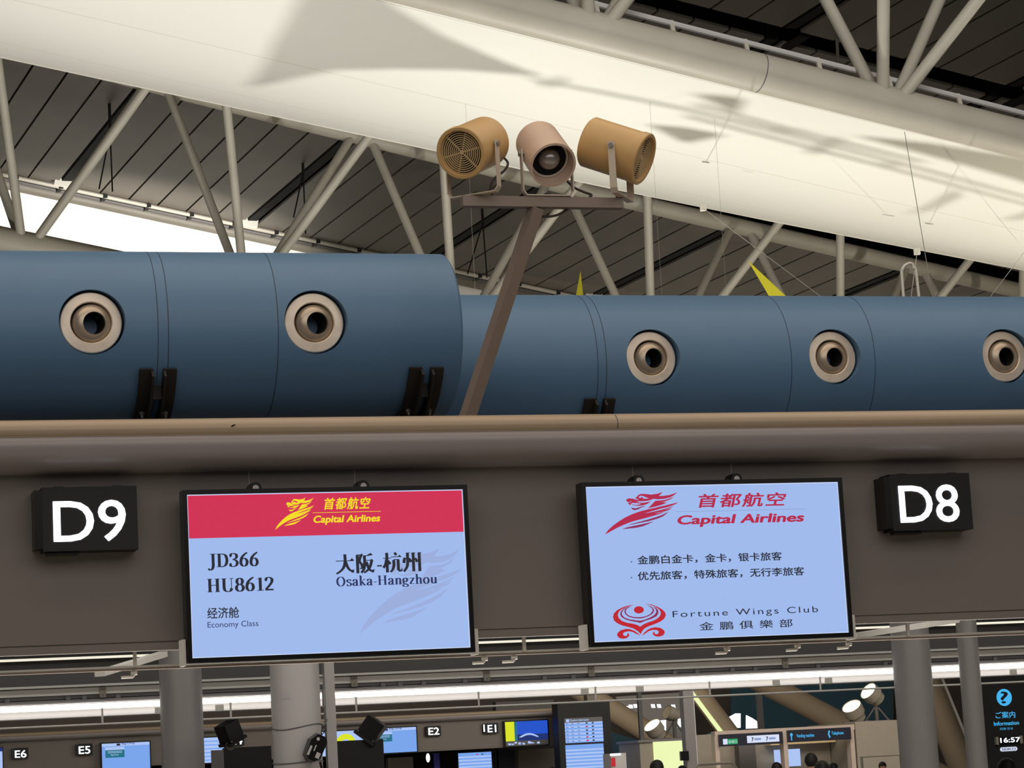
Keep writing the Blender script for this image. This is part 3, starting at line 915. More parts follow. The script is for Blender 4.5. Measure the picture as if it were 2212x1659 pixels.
def speaker(label, center_px, d, r, L, mt, kind):
    """d = (right, up, towards the viewer) of the mouth"""
    u, z = onv(center_px[0], center_px[1], VB)
    c = wi(u, VB, z)
    dv = np.array(d[0] * rt + d[1] * up - d[2] * fw)
    dv /= np.linalg.norm(dv)
    hd = np.array([dv[0], dv[1], 0])
    hd /= np.linalg.norm(hd)
    w = np.array([-hd[1], hd[0], 0])          # level axis of the yoke
    root = thing('horn_speaker' if kind != 'lamp' else 'horn_loudspeaker', label, 'loudspeaker', wi(u, VB, zT), 0.0, 'horn speakers on the stand')
    base = wi(u, VB, zT)
    T = Matrix.Translation(Vector(c - base)) @ Vector(dv).to_track_quat('Z', 'Y').to_matrix().to_4x4()
    h = L / 2
    if kind == 'grille':
        prof = [(0, -h), (r - 0.008, -h), (r, -h + 0.008), (r, h - 0.035), (r + 0.004, h - 0.034), (r + 0.004, h - 0.004), (r, h), (r - 0.014, h), (r - 0.016, h - 0.012), (r - 0.016, h - 0.05), (0.0, h - 0.05)]
        MB().lathe(prof, mt, 56, T).build('shell', root)
        g = MB()
        rg = r - 0.016
        g.lathe([(0, h - 0.042), (rg, h - 0.042)], M_black, 48, T)
        for k in range(1, 11):
            q = rg * k / 10.4
            g.lathe([(q - 0.0022, h - 0.016), (q + 0.0022, h - 0.016), (q + 0.0022, h - 0.021), (q - 0.0022, h - 0.021)], M_och2, 48, T, closed=True)
        g.lathe([(0, h - 0.013), (0.011, h - 0.013), (0.012, h - 0.024)], M_och2, 20, T)
        for k in range(6):
            an = k * math.pi / 3 + 0.1
            p = T @ Vector((0.01 * math.cos(an), 0.01 * math.sin(an), h - 0.02))
            q = T @ Vector((rg * math.cos(an), rg * math.sin(an), h - 0.02))
            g.beam(p, q, 0.003, 0.006, M_och2)
        g.build('grille', root)
    else:
        prof = [(0, -h), (r - 0.02, -h), (r - 0.004, -h + 0.016), (r, h), (r - 0.011, h + 0.001), (r - 0.016, h - 0.075), (r - 0.03, h - 0.08)]
        MB().lathe(prof, mt, 56, T).build('shell', root)
        g = MB()
        g.lathe([(0, h - 0.09), (r - 0.018, h - 0.076)], M_black, 40, T)
        g.lathe([(r - 0.028, h - 0.074), (r - 0.019, h - 0.07), (r - 0.016, h - 0.074)], M_yoke, 48, T)
        g.build('baffle', root)
        b = MB()
        b.lathe([(0, h - 0.03), (0.02, h - 0.033), (0.04, h - 0.045), (0.052, h - 0.066), (0.053, h - 0.085), (0.035, h - 0.12)], M_bulb, 40, T)
        b.build('bulb', root)
    # U-shaped yoke: two straps, a level foot, pivot bolts
    pc = c + dv * 0.02
    yk = MB()
    zt = 0.006
    rr = r + 0.012
    for sgn in (-1, 1):
        p = pc + w * sgn * rr - base
        yk.beam((p[0], p[1], p[2] + 0.022), (p[0], p[1], zt + 0.02), 0.034, 0.006, M_yoke, upv=tuple(w))
        yk.beam((p[0], p[1], zt + 0.022), (p[0] - w[0] * sgn * 0.016, p[1] - w[1] * sgn * 0.016, zt), 0.034, 0.006, M_yoke, upv=(0, 0, 1))
    pa, pbb = pc + w * (rr - 0.014) - base, pc - w * (rr - 0.014) - base
    yk.beam((pa[0], pa[1], zt), (pbb[0], pbb[1], zt), 0.034, 0.006, M_yoke)
    yo = yk.build('yoke', root, smooth=False)
    for sgn in (-1, 1):
        bb = MB()
        p = pc + w * sgn * rr - base
        q = pc + w * sgn * (rr + 0.012) - base
        bb.tube([p, q], 0.013, M_bolt, 6)
        bb.tube([pc + w * sgn * (r - 0.01) - base, p], 0.008, M_bolt, 8)
        bb.build('pivot_bolt', yo)
    MB().tube([(0.0, 0, zt), (0.0, 0, zt + 0.014)], 0.016, M_satin, 8).build('foot_bolt', yo)
    return root


speaker('ochre drum loudspeaker with ringed grille facing left, leftmost on the crossbar', (1023, 318), (-0.40, -0.27, 0.88), 0.121, 0.30, M_och, 'grille')
speaker('taupe loudspeaker with an open mouth and silvery bulb, middle of the crossbar', (1177, 330), (0.25, -0.47, 0.85), 0.112, 0.30, M_taupe, 'lamp')
speaker('ochre drum loudspeaker turned right, showing its side, rightmost on the crossbar', (1331, 325), (0.88, -0.32, 0.37), 0.124, 0.305, M_och, 'grille')


def cable(label, pts, v, r=0.006, name='cable', m_=None, cat='cable', group=None):
    P3 = [wi(cu(x, y, v + dv), v + dv, onv(x, y, v + dv)[1]) for x, y, dv in pts]
    o = P3[0].copy()
    S = catmull([p - o for p in P3], 8)
    ob = MB().tube([Vector(p) for p in S], r, m_ or M_cable, 8).build(name, loc=o)
    return tag(ob, label, cat, group)


cable('thin dark cable looping below the left ochre loudspeaker', [(1086, 338, 0.1), (1097, 352, 0.06), (1090, 368, 0.03), (1070, 384, 0.02), (1060, 404, 0.0), (1064, 424, -0.01)], VB)
cable('thin dark cable running from the middle loudspeaker down to the crossbar', [(1226, 392, 0.06), (1240, 405, 0.03), (1262, 415, 0.0), (1277, 421, 0.0), (1272, 428, 0.0)], VB)
cable('thin dark cable sagging below the crossbar beside the post', [(1160, 462, 0.02), (1178, 468, 0.03), (1205, 464, 0.03), (1228, 450, 0.02), (1234, 440, 0.06)], VB)

# ------------------------------------------------------------------ lit counter signs
M_halo = M_glow


def sign(name, label, body, v, x0, y0, x1, y1, side, lx0, lx1, ly0, ly1, grp, shelf=True, detail=True, proud=0.11):
    """front face px box (x0,y0)-(x1,y1); side = px of the box side visible at left"""
    ua, za = onv(x0, y0, v)
    ub, _ = onv(x1, y0, v)
    _, zb = onv((x0 + x1) / 2, y1, v)
    _, zt = onv((x0 + x1) / 2, y0, v)
    root = thing(name, label, 'counter sign', wi(ua, v, zb), TI, grp)
    w, h = ub - ua, zt - zb
    sc = v / 10.4
    m = MB()
    ps = proud * sc ** 0.0
    m.box(0, w, 0, ps, 0, h, M_satin)
    m.extrude([(0, 0.012), (ps, 0.012), (ps, h - 0.012), (0, h - 0.012)], -side, 0.0, M_blackpl)
    m.build('housing', root, smooth=False)
    l = MB()
    ux0, ux1 = onv(lx0, ly1, v)[0] - ua, onv(lx1, ly1, v)[0] - ua
    zl = onv((lx0 + lx1) / 2, ly1, v)[1] - zb
    zh = onv((lx0 + lx1) / 2, ly0, v)[1] - zb - zl
    put_text(l, body, ux0, ux1, zl, zh, -0.003, M_glow, bold=0.009, cap=0.727)
    l.build('glowing_letters', root, smooth=False)
    if shelf:
        MB().box(0.015, 0.15, 0.02, 0.07, -0.014, 0, M_blackpl).build('lower_clip', root, smooth=False)
        for q in (0.05, w - 0.1):
            MB().box(q, q + 0.04, 0.01, 0.05, h, h + 0.004, M_blackpl).build('upper_clip', root, smooth=False)
    return root


VS = 10.4
sign('counter_sign', 'black box sign with glowing white D9, left of the red-banner screen', 'D9', VF - 0.11, 90, 1051, 295, 1189, 0.033, 117, 272, 1077, 1168, 'counter signs of the near canopy', proud=0.11)
sign('counter_sign', 'black box sign with glowing white D8, right of the pale crest screen', 'D8', VF - 0.11, 1921, 1023, 2093, 1145, 0.03, 1946, 2073, 1044, 1127, 'counter signs of the near canopy', proud=0.11)


# ------------------------------------------------------------------ big screens
class Screen:
    def __init__(s, name, label, tl, tr, bl, v, grp, bz=0.02, dpt=0.075):
        s.v = v
        ua, zt = onv(*tl, v)
        ub, _ = onv(*tr, v)
        _, zb = onv(*bl, v)
        s.ua, s.zb, s.w, s.h = ua, zb, ub - ua, zt - zb
        s.root = thing(name, label, 'screen', wi(ua, v, zb), TI, grp)
        m = MB()
        b = bz
        m.box(0, s.w, 0.004, dpt, 0, s.h, M_blackpl)
        for q in ((0, s.w, 0, b), (0, s.w, s.h - b, s.h), (0, b, b, s.h - b), (s.w - b, s.w, b, s.h - b)):
            m.box(q[0], q[1], -0.006, 0.004, q[2], q[3], M_blackpl)
        m.build('bezel', s.root, smooth=False)
        s.mb = MB()
        s.b = b

    def xy(s, x, y):
        u, z = onv(x, y, s.v)
        return u - s.ua, z - s.zb

    def text(s, body, x0, x1, yb, hpx, m, **k):
        """left px, right px, baseline at the left px, height in px"""
        xa, za = s.xy(x0, yb)
        _, zt = s.xy(x0, yb - hpx)
        xb = s.xy(x1, yb)[0]
        y = k.pop('y', 0.0015)
        f = k.pop('serif', False)
        if f:
            put_serif(s.mb, body, xa, xb, za, zt - za, y, m, **k)
        else:
            put_text(s.mb, body, xa, xb, za, zt - za, y, m, **k)

    def fill(s, m, y=0.003):
        s.mb.plate([(s.b, s.b), (s.w - s.b, s.b), (s.w - s.b, s.h - s.b), (s.b, s.h - s.b)], y, m)

    def mapper(s, x0, y0, x1, y1, sw, sh):
        """sheet (sw x sh) laid on the px box given by its top-left corner (x0,y0) and bottom-right (x1,y1)"""
        xa, zt = s.xy(x0, y0)
        xb, _ = s.xy(x1, y0)
        _, zb = s.xy(x0, y1)
        return lambda X, Y: (xa + (xb - xa) * X / sw, zt + (zb - zt) * Y / sh)


def side_light(mb, s, m, y=0.0022):
    t = 0.0035
    for q in ((s.b, s.w - s.b, s.b, s.b + t), (s.b, s.w - s.b, s.h - s.b - t, s.h - s.b), (s.b, s.b + t, s.b, s.h - s.b), (s.w - s.b - t, s.w - s.b, s.b, s.h - s.b)):
        mb.plate([(q[0], q[2]), (q[1], q[2]), (q[1], q[3]), (q[0], q[3])], y, m)


def mount(s, xs):
    for px in xs:
        m = MB()
        x = s.xy(px, 1050)[0]
        T = Matrix.Translation((x, 0.03, s.h + 0.004)) @ Matrix.Rotation(R(90), 4, 'X')
        m.lathe([(0.0, 0.02), (0.012, 0.02), (0.013, 0.024), (0.026, 0.024), (0.028, 0.0), (0.028, -0.06), (0, -0.06)], M_blackpl, 28, T)
        m.lathe([(0.0, 0.0245), (0.0135, 0.0245)], M_lgrey, 20, T)
        m.build('hanging_knob', s.root)
    MB().box(-0.02, -0.004, 0.01, 0.09, -0.01, 0.1, M_white).build('end_bracket', s.root, smooth=False)
    MB().box(s.w + 0.004, s.w + 0.02, 0.01, 0.09, -0.01, 0.1, M_white).build('end_bracket', s.root, smooth=False)
    MB().box(-0.004, s.w + 0.004, 0.076, 0.092, 0.0, 0.02, M_white).build('cross_bracket', s.root, smooth=False)


# screen with the red banner
A = Screen('flight_screen', 'wide screen with red banner and yellow dragon emblem, hung beside the D9 sign', (393, 1059), (1008, 1045), (405, 1433), VS, 'screens of the near canopy')
A.fill(M_scr)
side_light(A.mb, A, M_edge)
_, zr_ = A.xy(403, 1163.4)
A.mb.plate([(A.b, zr_), (A.w - A.b, zr_), (A.w - A.b, A.h - A.b), (A.b, A.h - A.b)], 0.0025, M_red)
put_dragon(A.mb, A.mapper(753, 1163, 1002, 1371, 2080 - 60, 1150), 0.0024, [M_wmark] * 6, M_scr)
put_dragon(A.mb, A.mapper(585.5, 1066, 690, 1150, 2212, 1217), 0.0018, [M_yel] * 6, M_red)
A.text('首都航空', 699, 802, 1098.5, 23, M_yel, bold=0.022, shear=0.2, cap=0.86, spacing=1.14)
xa, za = A.xy(675.4, 1107.6)
xb, _ = A.xy(823, 1103)
A.mb.plate([(xa, za - .001), (xb, za - .001), (xb, za + .001), (xa, za + .001)], 0.0018, M_yel)
A.text('Capital Airlines', 677, 823, 1129, 14.5, M_yel, bold=0.034, shear=0.2)
A.text('JD366', 449, 559.5, 1225.5, 29, M_ink, serif=True)
A.text('HU8612', 448.6, 592, 1279.5, 29, M_ink, serif=True)
A.text('经济舱', 448.3, 516.7, 1334.5, 22, M_ink, bold=0.014, cap=0.86)
A.text('Economy Class', 448.8, 558.5, 1355.8, 12.2, M_ink2)
A.text('大阪-杭州', 726, 912.5, 1239, 42, M_ink, serif=True, tk=0.165)
A.text('Osaka-Hangzhou', 727, 945.5, 1266.5, 20.5, M_ink2, serif=True, tk=0.165)
A.mb.build('display', A.root, smooth=False)
mount(A, (553, 786))

# screen with the red crest
B = Screen('flight_screen', 'wide pale screen with red dragon emblem and red crest, hung beside the D8 sign', (1254.5, 1042.5), (1817.5, 1031.8), (1266, 1398.5), VS, 'screens of the near canopy')
B.fill(M_scr)
side_light(B.mb, B, M_edge)
put_dragon(B.mb, B.mapper(1290, 1052, 1487, 1162, 2212, 1217), 0.0018, [M_lred, M_lpur, M_lpur, M_lred, M_lred, M_lpur], M_scr)
B.text('首都航空', 1506, 1701, 1094, 27, M_lred, bold=0.022, shear=0.3, cap=0.86, spacing=1.14)
xa, za = B.xy(1461, 1105.5)
xb, _ = B.xy(1740, 1100)
B.mb.plate([(xa, za - .001), (xb, za - .001), (xb, za + .001), (xa, za + .001)], 0.0018, M_line)
B.text('Capital Airlines', 1463, 1740, 1132.5, 18.5, M_lred, bold=0.036, shear=0.3)
for yy in (1216.5, 1250.5):
    x, z = B.xy(1364.5, yy - 3)
    B.mb.plate([(x + .003 * math.cos(k * .785), z + .003 * math.sin(k * .785)) for k in range(8)], 0.0018, M_ink2)
B.text('金鹏白金卡，金卡，银卡旅客', 1378, 1690, 1217.5, 17, M_ink, bold=0.018, cap=0.86)
B.text('优先旅客，特殊旅客，无行李旅客', 1378.7, 1738.5, 1252, 17, M_ink, bold=0.018, cap=0.86)
B.text('Fortune Wings Club', 1453.6, 1768.5, 1333.5, 13.5, M_ink, spacing=1.25)
B.text('金鵬俱樂部', 1512, 1713, 1360.5, 16.5, M_ink, cap=0.86, spacing=1.75, bold=0.008)
fx = B.mapper(1310, 1294, 1450, 1393.5, 2212, 1580)
for i, p in enumerate(CREST):
    B.mb.plate([fx(*q) for q in p], 0.0018, [M_cred, M_lpur, M_lpur, M_cred, M_cred][i])
B.mb.plate([fx(1085 + 170 * math.cos(k * .2618), 410 + 125 * math.sin(k * .2618)) for k in range(24)], 0.0018, M_cred)
B.mb.build('display', B.root, smooth=False)
mount(B, (1382, 1594))

# ------------------------------------------------------------------ frame below the fascia that carries the screens
VR = VF + 0.12
u_l, u_r = -2.4, 10.4
root = thing('mounting_rail', 'thin white rail with uprights and clamps running below the grey fascia behind the screens', 'rail', wi(u_l, VR, 2.1), TI)
zt1 = onv(200, 1423, VR)[1] - 2.1
zt2 = onv(200, 1445, VR)[1] - 2.1
m = MB()
m.tube([(0, -0.01, zt2), (u_r - u_l, -0.01, zt2)], 0.007, M_white, 12)
m.box(0, u_r - u_l, -0.02, 0.03, zt2 - 0.012, zt2 - 0.005, M_bar)
m.build('lower_rail', root, smooth=False)
for px in (290, 1131, 1962):
    u = cu(px, 1420, VR) - u_l
    MB().box(u - 0.007, u + 0.007, -0.025, -0.01, zt2, 2.33 - 2.1, M_white).build('upright', root, smooth=False)
for px, py in ((289, 1452), (1046, 1416), (1110, 1412), (1570, 1398), (1722, 1390), (1832, 1380)):
    u = cu(px, py, VR) - u_l
    b = MB()
    z = zt2 - 0.012
    b.tube([(u, 0, z), (u, 0, z - 0.022), (u - 0.004, 0, z - 0.028), (u - 0.05, 0.02, z - 0.028)], 0.006, M_white, 8)
    b.tube([(u - 0.012, 0, z - 0.012), (u + 0.014, 0, z - 0.012)], 0.009, M_white, 8)
    b.build('clamp', root)
# flat diagonal braces lying behind the rails
for i, ((xa, ya), (xb, yb), v1, v2) in enumerate([((215, 1455), (352, 1413), 11.0, 11.9), ((1842, 1374), (2064, 1340), 10.9, 11.9), ((1445, 1392), (1640, 1381), 10.9, 11.5)]):
    p, q = wi(cu(xa, ya, v1), v1, onv(xa, ya, v1)[1]), wi(cu(xb, yb, v2), v2, onv(xb, yb, v2)[1])
    o = MB().beam((0, 0, 0), tuple(q - p), 0.045, 0.026, M_white).build('diagonal_brace', loc=p)
    tag(o, ['white diagonal brace under the canopy left of the red-banner screen', 'white diagonal brace under the canopy right of the crest screen', 'white diagonal brace under the canopy below the crest screen'][i], 'brace', 'diagonal braces under the canopy')

# ------------------------------------------------------------------ long strip light behind the counters
VL = 16.3
root = thing('strip_light', 'long white strip light with glowing tube running below the canopy', 'strip light', wi(-1.5, VL, 1.9), TI)
zz = lambda y: onv(1120, y, VL)[1] - 1.9
LL = 14.5
m = MB(); m.box(0, LL, -0.12, 0.1, zz(1445.5), zz(1441), M_white); m.build('cover_strip', root, smooth=False)
m = MB(); m.box(0, LL, -0.06, 0.1, zz(1461), zz(1446.5), M_white); m.build('wiring_channel', root, smooth=False)
m = MB(); m.box(0, LL, -0.03, 0.1, zz(1468), zz(1461), M_mgrey); m.build('lower_channel', root, smooth=False)
m = MB(); m.extrude([(0.0, zz(1468.5)), (-0.1, zz(1475)), (-0.1, zz(1478)), (0.06, zz(1478)), (0.06, zz(1468.5))], 0, LL, M_lgrey); m.build('upper_reflector', root, smooth=False)
m = MB(); m.tube([(0.0, -0.04, zz(1485.5)), (LL, -0.04, zz(1485.5))], 0.0185, M_tube, 14); m.build('tube', root)
m = MB(); m.extrude([(0.06, zz(1478)), (0.03, zz(1490)), (-0.05, zz(1506)), (-0.05, zz(1507.5)), (0.1, zz(1507.5)), (0.1, zz(1478))], 0, LL, M_lgrey); m.build('lower_reflector', root, smooth=False)
m = MB(); m.tube([(0, -0.08, zz(1523.5)), (LL, -0.08, zz(1523.5))], 0.0065, M_white, 8); m.build('hanging_rod', root)
for px in (216, 492, 762, 1026, 1278, 1524, 1763, 1990, 2206):
    u = cu(px, 1490, VL) + 1.5
    MB().tube([(u, -0.08, zz(1491)), (u, -0.08, zz(1500)), (u, -0.08, zz(1525))], 0.0085, M_white, 8, r1=0.006).build('hanger', root)
for px in (219, 761, 1047, 1273, 1692):
    m = MB()
    u = cu(px, 1490, VL) + 1.5
    m.box(u - 0.02, u + 0.02, -0.075, -0.05, zz(1469), zz(1447), M_booth)
    for q in (0.25, 0.75):
        zq = zz(1469) + q * (zz(1447) - zz(1469))
        m.tube([(u, -0.075, zq), (u, -0.08, zq)], 0.006, M_mgrey, 8)
    m.build('bracket', root, smooth=False)
for px in (14, 145, 180, 253, 825, 862, 913, 1002, 1174, 1236, 1456, 1504, 1580, 1630, 1766, 1912, 2150):
    u = cu(px, 1490, VL) + 1.5
    MB().box(u - 0.015, u + 0.015, -0.045, -0.03, zz(1471), zz(1462), M_mgrey).build('cable_clip', root, smooth=False)
for px in (340, 470, 1258, 1377, 1672, 1785, 2185):
    u = cu(px, 1500, VL) + 1.5
    MB().box(u - 0.028, u + 0.028, -0.056, -0.046, zz(1507), zz(1494), M_white).build('end_cap', root, smooth=False)


# second, thinner strip light glimpsed through the gap below the fascia
V2L = 16.6
root = thing('strip_light', 'thin bright strip light glimpsed in the gap just below the grey fascia, behind the columns', 'strip light', wi(-1.5, V2L, 2.3), TI)
zq = onv(1120, 1385, V2L)[1] - 2.3
MB().box(0, LL, -0.02, 0.02, zq - 0.007, zq + 0.007, M_slim).build('tube', root, smooth=False)
MB().box(0, LL, -0.015, 0.1, zq + 0.008, zq + 0.09, M_satin).build('housing', root, smooth=False)


# ------------------------------------------------------------------ columns
def column(label, px, v, r, py=1500, plate=None):
    u = cu(px, py, v)
    root = thing('canopy_column', label, 'column', wi(u, v, 0), TI)
    MB().tube([(0, 0, 0), (0, 0, 2.224 + 0.86)], r, M_col, 40).build('shaft', root)
    m = MB()
    m.lathe([(r + 0.05, 0), (r + 0.05, 0.012), (r, 0.012)], M_col, 40)
    m.lathe([(r + 0.001, 2.60), (r + 0.035, 2.62), (r + 0.035, 2.68), (r + 0.001, 2.70)], M_satin, 40)
    m.build('collar', root)
    if plate:
        xa, za = onv(plate[0], plate[1], v - r)
        m = MB()
        x = xa - u
        an0, an1 = math.asin(max(-.99, min(.99, (x - 0.022) / r))), math.asin(max(-.99, min(.99, (x + 0.022) / r)))
        for k in range(4):
            t0, t1 = an0 + (an1 - an0) * k / 4, an0 + (an1 - an0) * (k + 1) / 4
            q = r + 0.003
            m.add([(q * math.sin(t0), -q * math.cos(t0), za - 0.016), (q * math.sin(t1), -q * math.cos(t1), za - 0.016), (q * math.sin(t1), -q * math.cos(t1), za + 0.016), (q * math.sin(t0), -q * math.cos(t0), za + 0.016)], [(0, 1, 2, 3)], M_lgrey)
        m.build('cover_plate', root)
    return root


column('round grey column below the left end of the red-banner screen', 391, 15.0, 0.127, plate=(428, 1541))
col2 = column('round grey column below the middle of the red-banner screen, wrapped by cable ties', 638, 12.75, 0.127, plate=(620, 1502))
column('thick round grey column right of the crest screen', 1975, 15.2, 0.127)
column('thin round grey column at the right, beside the thick one', 2099, 15.2, 0.069)
u = cu(711, 1500, 12.9)
root = thing('square_post', 'slim square grey post right of the column with cable ties', 'post', wi(u, 12.9, 0), TI)
m = MB(); m.box(-0.026, 0.026, -0.026, 0.026, 0, 3.08, M_col); m.build('shaft', root, smooth=False)
m = MB(); m.box(-0.034, -0.026, -0.02, 0.02, onv(700, 1525, 12.9)[1], onv(700, 1490, 12.9)[1], M_lgrey); m.build('clip', root, smooth=False)

# cable ties and the small black box hung on the column
uc = cu(638, 1500, 12.75)
for i, (py, d) in enumerate(((1570, 0.012), (1647, 0.004))):
    z = onv(638, py, 12.62)[1]
    pts = [(0.131 * math.sin(t), -0.131 * math.cos(t), d * math.sin(t * 2)) for t in np.linspace(-math.pi, math.pi, 40)]
    o = MB().tube(pts, 0.0028, M_mgrey, 6, cap=False).build('cable_tie', loc=wi(uc, 12.75, z), rotz=TI)
    tag(o, ['grey cable tie round the column, upper one above the small black box', 'grey cable tie round the column, lower one beside the small black box'][i], 'cable tie', 'cable ties on the column')
vb = 12.56
ub, zbx = onv(682, 1616, vb)
root = thing('adapter_box', 'small black plastic box hanging tilted on the column with cable ties', 'device', wi(ub, vb, zbx), TI)
tilt = Matrix.Rotation(R(26), 4, 'Y')
m = MB()
pf = [(-0.045, -0.052), (-0.052, 0.03), (-0.024, 0.075), (0.024, 0.075), (0.045, 0.05), (0.045, -0.05), (0.015, -0.075), (-0.02, -0.075)]
tri = tessellate_polygon([[Vector((x, z, 0)) for x, z in pf]])
for y in (-0.03, 0.03):
    m.add([tilt @ Vector((x * (0.86 if y < 0 else 1), y, z * (0.9 if y < 0 else 1))) for x, z in pf], [tuple(t) for t in tri], M_blackpl)
vs = [tilt @ Vector((x * (0.86 if y < 0 else 1), y, z * (0.9 if y < 0 else 1))) for y in (-0.03, 0.03) for x, z in pf]
n = len(pf)
m.add(vs, [(i, (i + 1) % n, n + (i + 1) % n, n + i) for i in range(n)], M_blackpl)
m.build('case', root, smooth=False)
m = MB()
for x0, x1, z0, z1 in ((0.008, 0.03, -0.048, -0.018), (-0.036, -0.024, -0.05, 0.0), (-0.012, -0.006, -0.02, 0.012)):
    m.add([tilt @ Vector((x, -0.031, z)) for x, z in ((x0, z0), (x1, z0), (x1, z1), (x0, z1))], [(0, 1, 2, 3)], M_lgrey)
m.add([tilt @ Vector((-0.012 + 0.009 * math.cos(k * .524), -0.031, 0.044 + 0.009 * math.sin(k * .524))) for k in range(12)], [tuple(range(12))], M_lgrey)
m.build('sticker', root, smooth=False)
m = MB()
m.tube([tilt @ Vector(p) for p in ((0.0, 0, 0.07), (0.012, -0.005, 0.1), (0.004, 0, 0.13), (-0.01, 0, 0.105), (0.0, 0.0, 0.07))], 0.003, M_blackpl, 6)
m.tube([tilt @ Vector(p) for p in ((0.0, 0, 0.1), (-0.004, 0, 0.16))], 0.002, M_blackpl, 6)
m.tube([(0.02, 0, -0.07), (0.03, 0, -0.12), (0.034, 0, -0.3), (0.034, 0.02, -0.6)], 0.007, M_blackpl, 8)
m.build('strap', root)


# ------------------------------------------------------------------ counter monitors with black cube readers
def cube_reader(label, cx, cy, v, s, yaw, roll):
    u, z = onv(cx, cy, v)
    return u, z


def back_monitor(label, x0, x1, yt, v, reader, panel=None):
    ua, zt = onv(x0, yt, v)
    ub, _ = onv(x1, yt, v)
    root = thing('counter_monitor', label, 'monitor', wi(ua, v, 1.15), TI, 'black counter monitors seen from behind')
    m = MB()
    m.box(0, ub - ua, 0, 0.045, 0.32, zt - 1.15, M_satin)
    m.build('back_shell', root, smooth=False)
    m = MB()
    m.box((ub - ua) / 2 - 0.03, (ub - ua) / 2 + 0.03, 0.02, 0.06, 0, 0.45, M_satin)
    m.box((ub - ua) / 2 - 0.12, (ub - ua) / 2 + 0.12, -0.06, 0.14, 0, 0.012, M_satin)
    m.build('stand', root, smooth=False)
    # cube on a hinge bracket on the top edge
    cx_, cy_, s, rot, yaw, lab = reader
    u, z = onv(cx_, cy_, v)
    T = Matrix.Translation((u - ua, 0.02, z - 1.15)) @ Matrix.Rotation(R(yaw), 4, 'Z') @ Matrix.Rotation(R(rot), 4, 'Y')
    r2 = thing('cube_reader', lab, 'device', wi(ua, v, 1.15), TI, 'black cube readers on the monitors')
    m = MB()
    k = MB().box(-s / 2, s / 2, -s / 2, s / 2, -s / 2, s / 2, M_blackpl)
    m.add([T @ Vector(p) for p in k.v], k.f, M_blackpl)
    m.build('housing', r2, smooth=False)
    m = MB()
    k = MB().box(-s / 2 - .012, s / 2 + .012, -s / 2 - .006, s / 2 + .006, -s / 2 - 0.016, -s / 2, M_iron)
    m.add([T @ Vector(p) for p in k.v], k.f, M_iron)
    for sx in (-1, 1):
        for sy in (-1, 1):
            k = MB().sphere((sx * s * .46, sy * s * .53, -s / 2 + .008), 0.006, M_bolt, 10)
            m.add([T @ Vector(p) for p in k.v], k.f, M_bolt)
    m.build('bracket', r2, smooth=False)
    m = MB()
    zc = zt - 1.15 + 0.012
    m.tube([(u - ua, -0.01, zc), (u - ua, 0.05, zc)], 0.028, M_dgrey, 20)
    m.beam(T @ Vector((0, 0, -s / 2 - .01)), Vector((u - ua, 0.02, zc)), 0.03, 0.02, M_iron)
    m.build('hinge', r2, smooth=False)
    return root


back_monitor('black monitor seen from behind between the two grey columns', 483, 586, 1616, 14.4, (496, 1580, 0.105, -24, 28, 'black cube reader tilted on the monitor between the two columns'))
back_monitor('black glossy monitor seen from behind, right of the square post', 728, 828, 1601, 14.0, (806, 1574, 0.115, 38, -24, 'black cube reader tilted on the monitor right of the square post'))
ua, zt = onv(456, 1621, 14.2)
ub, _ = onv(483, 1621, 14.2)
root = thing('card_holder', 'grey upright card at the left edge of the black monitor between the columns', 'card', wi(ua, 14.2, 1.15), TI)
m = MB(); m.box(0, ub - ua, 0, 0.008, 0.2, zt - 1.15, M_mgrey); m.build('card', root, smooth=False)
m = MB(); m.box(0.01, ub - ua - 0.01, 0.0, 0.05, 0, 0.2, M_dgrey); m.build('foot', root, smooth=False)
# counter the monitors stand on
root = thing('check_in_counter', 'long check-in counter below the picture that carries the black monitors', 'counter', wi(0, 13.6, 0), TI)
m = MB(); m.box(0, 6, 0.1, 1.0, 0, 1.09, M_face); m.build('body', root, smooth=False)
m = MB(); m.box(-0.05, 6.05, 0, 1.15, 1.09, 1.149, M_lgrey); m.build('worktop', root, smooth=False)

# ------------------------------------------------------------------ yellow-sailed mobiles drifting in the uplight
def on_fabric(px, py):
    lo, hi = 20.0, 36.0
    f = lambda b: onv(px, py, b, RN, RT_)[1] - zmem(onv(px, py, b, RN, RT_)[0], b)
    for _ in range(50):
        mid = (lo + hi) / 2
        if f(mid) > 0:
            hi = mid
        else:
            lo = mid
    a, z = onv(px, py, lo, RN, RT_)
    return wr(a, lo, z)


LP = wr(12.0, 26.5, 0.75)


def toward(px, py, k):
    """point on the beam of the uplight at the fraction k of its way to the fabric"""
    M = on_fabric(px, py)
    return LP + (M - LP) * k


def sail(mb_, pts, org, m_=None):
    P3 = [Vector(p - org) for p in pts]
    nrm = (P3[1] - P3[0]).cross(P3[2] - P3[0]).normalized() * 0.004
    n = len(P3)
    c = sum(P3, Vector()) / n
    fs = [(i, (i + 1) % n, n) for i in range(n)]
    vs, f2 = P3 + [c], fs
    mb_.add(vs, f2, m_ or M_sail)


